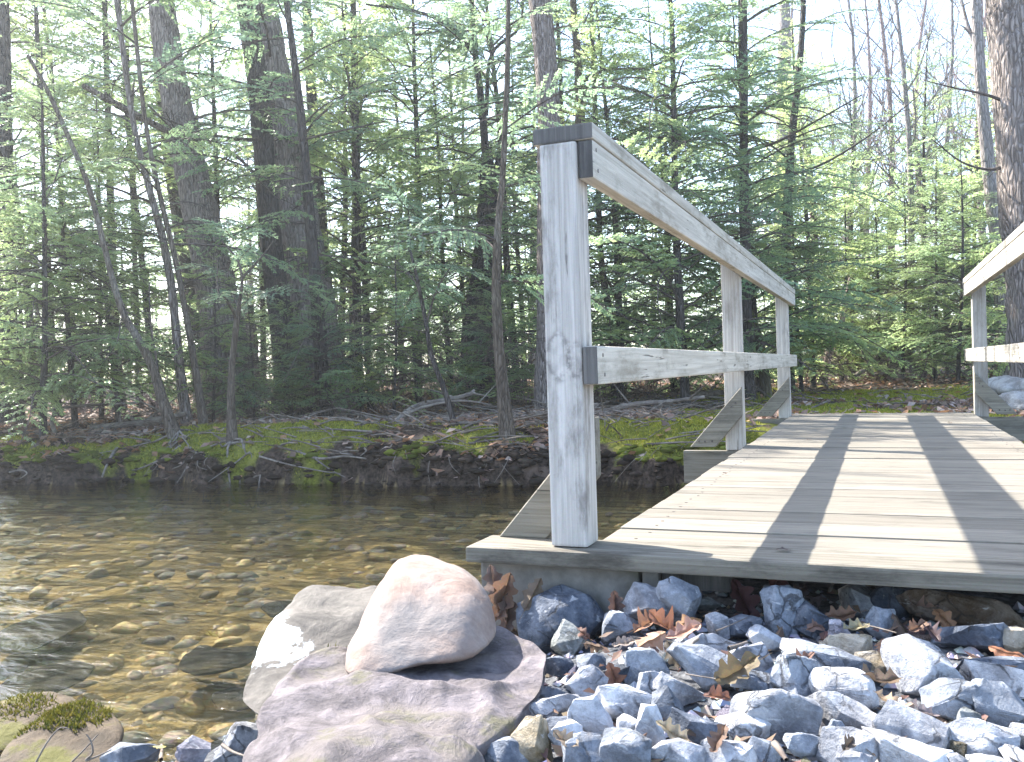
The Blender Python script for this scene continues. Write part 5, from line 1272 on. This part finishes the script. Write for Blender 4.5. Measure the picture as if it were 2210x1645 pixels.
# fallen branches
for i, (pts, d, r, lb) in enumerate([
 ([(195, 925), (290, 912), (400, 890)], 8.3, .045, 'long straight fallen trunk lying behind the moss mound'),
 ([(120, 935), (112, 905), (128, 885), (160, 876), (300, 868)], 8.0, .02, 'curved dead branch arching off the ground by the bank sapling'),
 ([(855, 895), (900, 862), (960, 850), (1010, 838), (1022, 830)], 8.4, .035, 'pale crooked fallen branch on the sunlit leaf litter'),
 ([(840, 915), (900, 880), (990, 862), (1060, 870)], 8.0, .018, 'thin fallen branch crossing below the pale crooked one'),
 ([(1100, 880), (1150, 876), (1215, 858), (1290, 850)], 8.0, .05, 'thick dark fallen log behind the front bridge post'),
 ([(1140, 890), (1185, 884), (1200, 880)], 7.4, .06, 'short reddish log end beside the front bridge post'),
 ([(1300, 905), (1360, 885), (1440, 878), (1520, 868)], 8.2, .03, 'fallen branch between the front and second bridge posts'),
 ([(1480, 842), (1520, 828), (1560, 826)], 10.5, .05, 'dark log under the middle rail by the second bridge post'),
 ([(1845, 822), (1870, 806), (1882, 820), (1910, 815), (1965, 830)], 13.2, .03, 'twisted pale dead branch at the path end'),
 ([(690, 855), (740, 846), (800, 850)], 9.4, .025, 'fallen stick at the foot of the double trunk'),
 ([(420, 868), (440, 858), (500, 862)], 9.0, .03, 'fallen stick at the foot of the mottled trunk'),
 ([(1140, 905), (1230, 900), (1330, 915)], 7.0, .012, 'thin dead stick just above the moss near the front bridge post')]):
    W_ = []
    for j, (u, v) in enumerate(pts): W_.append(at(u, v, d+.1*j))
    W_ = np.array(W_); sh = max(max(gz(q[0], q[1])-q[2] for q in W_)+r*.2, min(gz(q[0], q[1])-q[2] for q in W_)+r*.6); W_[:, 2] += min(max(sh, -.3), .35)
    o_ = W_.mean(0); mb = MB(); P = smooth_path(W_-o_, 16); mb.add(*tube(P, np.linspace(r, r*.55, 16), 9, .2, rs))
    for k in range(5, 15, 4):
        e = P[k]+rs.uniform(-1, 1, 3)*[.3, .3, .2]+[0, 0, .1]; mb.add(*tube(smooth_path([P[k], e], 4), np.linspace(r*.4, .003, 4), 5))
    tag(link('fallen_branch', mb.mesh('fallen_branch', [M['deadwood']], True), None, o_), lb, 'branch', 'fallen wood on the far bank')
# roots hanging out of the undercut bank
for i, (pts, r, lb) in enumerate([
 ([(252, 968), (240, 985), (230, 1005), (220, 1030)], .016, 'pale bare root dropping to the water left of the moss mound'),
 ([(640, 975), (690, 990), (745, 985), (790, 990)], .014, 'long pale root running along the bank below the moss mound'),
 ([(560, 985), (620, 1002), (700, 1018), (735, 1022)], .008, 'thin root along the dark bank under the long pale one'),
 ([(390, 962), (350, 990), (300, 1012), (285, 1015)], .010, 'root curving down the bank below the leaning stem'),
 ([(412, 965), (395, 1000), (372, 1012)], .007, 'short root below the leaning stem'),
 ([(680, 990), (715, 1015), (745, 1030)], .007, 'root end dipping toward the water at the moss bank corner'),
 ([(540, 975), (500, 1005), (450, 1040)], .007, 'fine root under the small forked sapling'),
 ([(20, 1020), (45, 1015), (58, 1022), (40, 1035)], .008, 'looped root at the waterline by the frame edge')]):
    W_ = []
    for u, v in pts:
        dd = 5.2
        for k in range(60):        # march to the bank
            q = at(u, v, dd)
            if gz(q[0], q[1]) > q[2]: break
            dd += .04
        W_.append(at(u, v, dd-.05))
    W_ = np.array(W_); o_ = W_.mean(0); mb = MB(); mb.add(*tube(smooth_path(W_-o_, 16), np.linspace(r, r*.45, 16), 7, .25, rs))
    tag(link('bare_root', mb.mesh('bare_root', [M['root']], True), None, o_), lb, 'root', 'bare roots of the undercut bank')
# sedge tuft by the second post
p = upos(1445, 5.9); mb = MB()
for i in range(70):
    a = rs.rand()*6.28; ln = rs.uniform(.08, .2); P = smooth_path([[0, 0, 0], [cos(a)*ln*.4, sin(a)*ln*.4, ln*.7], [cos(a)*ln, sin(a)*ln, ln*rs.uniform(.2, .7)]], 5); mb.add(*tube(P, np.linspace(.003, .0008, 5), 3), 0, (.30, .29, .10, 1))
tag(link('sedge_tuft', mb.mesh('sedge_tuft', [M['moss']], False, True), None, p), 'dry yellowish sedge tuft on the bank beside the second bridge post', 'grass tuft')

rs = np.random.RandomState(25); n = 16000; X = rs.uniform(-8, 1.0, n); Y = rs.uniform(3.0, 5.2, n); sf = sdist(FAR, X, Y); Zg = ground(X, Y)
keep = (sf > -.10) & (sf < .22) & (Zg > WATER_Z-.06) & ~((X > -.1) & (X < 1.5)); X, Y, Zg, sf = X[keep], Y[keep], Zg[keep], sf[keep]; n = len(X)
mossy = (Zg > -.22) & (rs.rand(n) < moss_mask(X, Y, np.abs(sf)+.1)); cl = np.where(mossy[:, None], np.array([.13, .15, .025, 1]), np.array([.055, .042, .033, 1]))*np.concatenate([(.6+.8*rs.rand(n, 1))]*3+[np.ones((n, 1))], 1)
mb = MB(); round_field(np.stack([X, Y-.01, Zg], -1), .012+.05*rs.rand(n)**2.5, cl, mb, rs)
tag(link('dirt', mb.mesh('dirt', [M['moss']], True, True)), 'dark earth clods and mossy lumps of the undercut far bank', 'earth', kind='stuff')
mb = MB()
for i in range(420):
    x = rs.uniform(-7.5, -.2); yy = 3.2+rs.rand()*1.2; sf_ = float(sdist(FAR, np.array([x]), np.array([yy]))[0])
    if not -.02 < sf_ < .16: continue
    g_ = gz(x, yy); ln = rs.uniform(.06, .28); a = rs.uniform(-.9, .9); P = [[x, yy-.01, g_+.02], [x+a*ln*.5, yy-.05-rs.rand()*.05, g_-ln*.25], [x+a*ln+rs.uniform(-.05, .05), yy-.06-rs.rand()*.08, max(g_-ln*rs.uniform(.3, .9), WATER_Z-.02)]]
    mb.add(*tube(smooth_path(P, 6), np.linspace(rs.uniform(.002, .006), .001, 6), 4))
tag(link('rootlets', mb.mesh('rootlets', [M['root']], False)), 'fine rootlets hanging from the undercut far bank', 'rootlets', kind='stuff')

def moss_on(o, zmin, centre, rad, n, label=None):
    """tufts rooted on the upward faces of a rock near a point (a part of that rock)"""
    rs = np.random.RandomState(int(abs(centre[0])*1000) % 9999); bm = bmesh.new(); bm.from_mesh(o.data); bmesh.ops.triangulate(bm, faces=bm.faces[:]); L_ = o.location
    T_ = []; A_ = []
    for fc in bm.faces:
        c_ = fc.calc_center_median()+L_; q = (Vector(centre)-c_).length+.03*mnoise.noise(c_*30)
        if fc.normal.z > zmin and q < rad: T_.append([v.co[:] for v in fc.verts]); A_.append(fc.calc_area()*(1-.6*q/rad))
    bm.free()
    if not T_: return
    T_ = np.array(T_); A_ = np.array(A_); k = rs.choice(len(T_), n, p=A_/A_.sum()); a, b = rs.rand(2, n); fl = a+b > 1; a[fl], b[fl] = 1-a[fl], 1-b[fl]
    P = T_[k, 0]+(T_[k, 1]-T_[k, 0])*a[:, None]+(T_[k, 2]-T_[k, 0])*b[:, None]; th = rs.rand(n)*6.28; hh = .004+.010*rs.rand(n)
    S = np.stack([np.cos(th), np.sin(th), 0*th], -1)*(.0012+.0016*rs.rand(n))[:, None]; Tp = P+np.stack([rs.uniform(-.9, .9, n)*hh, rs.uniform(-.9, .9, n)*hh, hh], -1)
    g = rs.rand(n)[:, None]; cl = np.concatenate([np.array([.06, .065, .012])*(1-g)+np.array([.17, .155, .03])*g, np.ones((n, 1))], 1)
    mb = MB(); mb.add(np.stack([P-S, P+S, Tp], 1).reshape(-1, 3), np.arange(n*3).reshape(-1, 3), 0, cl); link('moss_patch', mb.mesh('moss_patch', [M['moss']], False, True), o)
for o in list(COL.objects):
    lb = o.get('label', '')
    if lb.startswith('brown shore rock'): moss_on(o, .1, at(130, 1552, 1.95), .10, 1300)
    elif lb.startswith('low tan rock'): moss_on(o, .2, at(50, 1525, 2.12), .08, 500)
    elif lb.startswith('broad layered'): moss_on(o, .0, at(915, 1415, 1.72), .055, 1500); moss_on(o, .0, at(770, 1441, 1.66), .06, 1200)
for i, (u, v, c, lb) in enumerate([(1690, 1185, 'k', 'tiny dark leaf scrap on the deck near the front plank'), (1845, 905, 'b', 'small leaf scrap at the far end of the deck'), (2050, 912, 'b', 'leaf scrap lying by the deck end near the farther railing'), (1565, 1022, 'k', 'tiny dark leaf scrap at the deck edge by the second post'), (1745, 947, 'k', 'small leaf scrap on the sunny middle of the far deck')]):
    p = gp(u, v, .006); sz = .035; o = link('leaf_scrap', LM[(i+3) % 8], None, p); o.scale = (sz, sz, sz*.6); o.rotation_euler = (0, 0, i*1.7); o.color = (*LC[c], 1); tag(o, lb, 'leaf', 'leaf scraps on the deck')

rs = np.random.RandomState(44); n = 900; X = rs.uniform(-.5, 1.9, n); Y = rs.uniform(-1.1, .1, n); Zg = ground(X, Y)+rs.uniform(.004, .035, n); a = rs.rand(n)*6.28; sz = .006+.012*rs.rand(n)
D = np.stack([np.cos(a), np.sin(a), rs.uniform(-.6, .6, n)], -1)*sz[:, None]; S = np.stack([-np.sin(a), np.cos(a), rs.uniform(-.6, .6, n)], -1)*(sz*.6)[:, None]; B = np.stack([X, Y, Zg], -1); U_ = np.array([0, 0, 1.])*(sz*rs.uniform(-.5, .5, n))[:, None]
V = np.stack([B-D, B+S+U_, B+D, B-S+U_], 1).reshape(-1, 3); k4 = np.arange(n)*4; F = np.concatenate([np.stack([k4, k4+1, k4+2], -1), np.stack([k4, k4+2, k4+3], -1)])
pal = np.array([(.22, .14, .09, 1), (.30, .21, .14, 1), (.12, .08, .06, 1), (.16, .09, .07, 1)]); cl = pal[rs.randint(0, 4, n)]; mb = MB(); mb.add(V, F, 0, np.concatenate([cl, cl]))
tag(link('leaf_litter', mb.mesh('leaf_litter', [M['litter']], False, True)), 'broken brown leaf crumbs scattered between the gravel stones', 'leaf litter', kind='stuff')


# ------------------------------------------------------------------ thin haze, added to imitate the washed-out look of lens glare
mt, nt, ns, ls = new_mat('glare_haze'); pv = N(nt, 'ShaderNodeVolumePrincipled'); pv.inputs['Color'].default_value = (.93, .97, 1, 1)
pv.inputs['Density'].default_value = HAZE; pv.inputs['Anisotropy'].default_value = .55
o = N(nt, 'ShaderNodeOutputMaterial'); ls.new(pv.outputs[0], o.inputs['Volume'])
bm = bmesh.new(); bmesh.ops.create_cube(bm, size=1, matrix=Matrix.Translation((0, 0, 5.0)) @ Matrix.Diagonal((400, 400, 13.6, 1)))
me = bpy.data.meshes.new('haze'); bm.to_mesh(me); bm.free(); me.materials.append(mt)
tag(link('haze', me), 'thin haze added over the forest to imitate lens glare', 'haze', kind='stuff')

# ------------------------------------------------------------------ light, sky, render
SUN_EL, SUN_D = radians(43.9), np.array([-.928, .371])       # towards the sun, in plan
sd = np.array([SUN_D[0]*cos(SUN_EL), SUN_D[1]*cos(SUN_EL), sin(SUN_EL)])
L = bpy.data.lights.new('sun', 'SUN'); L.energy = 4.3; L.angle = radians(.5); L.color = (1.0, .95, .87)
lo = bpy.data.objects.new('sun', L); COL.objects.link(lo); lo.rotation_euler = Vector(-sd).to_track_quat('-Z', 'Y').to_euler(); lo.location = (-20, 8, 20)
W = bpy.data.worlds.new('World'); SC.world = W; W.use_nodes = True; nt = W.node_tree; nt.nodes.clear()
sk = N(nt, 'ShaderNodeTexSky'); sk.sky_type = 'NISHITA'; sk.sun_disc = False; sk.sun_elevation = SUN_EL
sk.sun_rotation = math.atan2(SUN_D[0], SUN_D[1]); sk.air_density = 1.0; sk.dust_density = 1.3; sk.ozone_density = 1.0
bg = N(nt, 'ShaderNodeBackground'); bg.inputs[1].default_value = .15; nt.links.new(sk.outputs[0], bg.inputs[0])
wo = N(nt, 'ShaderNodeOutputWorld'); nt.links.new(bg.outputs[0], wo.inputs[0])
SC.view_settings.view_transform = 'Standard'; SC.view_settings.look = 'None'; SC.view_settings.gamma = 1; SC.view_settings.use_curve_mapping = False
SC.view_settings.exposure = 2.2
SC.render.engine = 'CYCLES'; cy = SC.cycles
cy.max_bounces = 7; cy.diffuse_bounces = 3; cy.glossy_bounces = 3; cy.transmission_bounces = 5; cy.transparent_max_bounces = 12; cy.volume_bounces = 0
cy.caustics_reflective = False; cy.caustics_refractive = False; cy.sample_clamp_indirect = 6
cy.use_denoising = True
try: cy.denoiser = 'OPENIMAGEDENOISE'
except Exception: pass
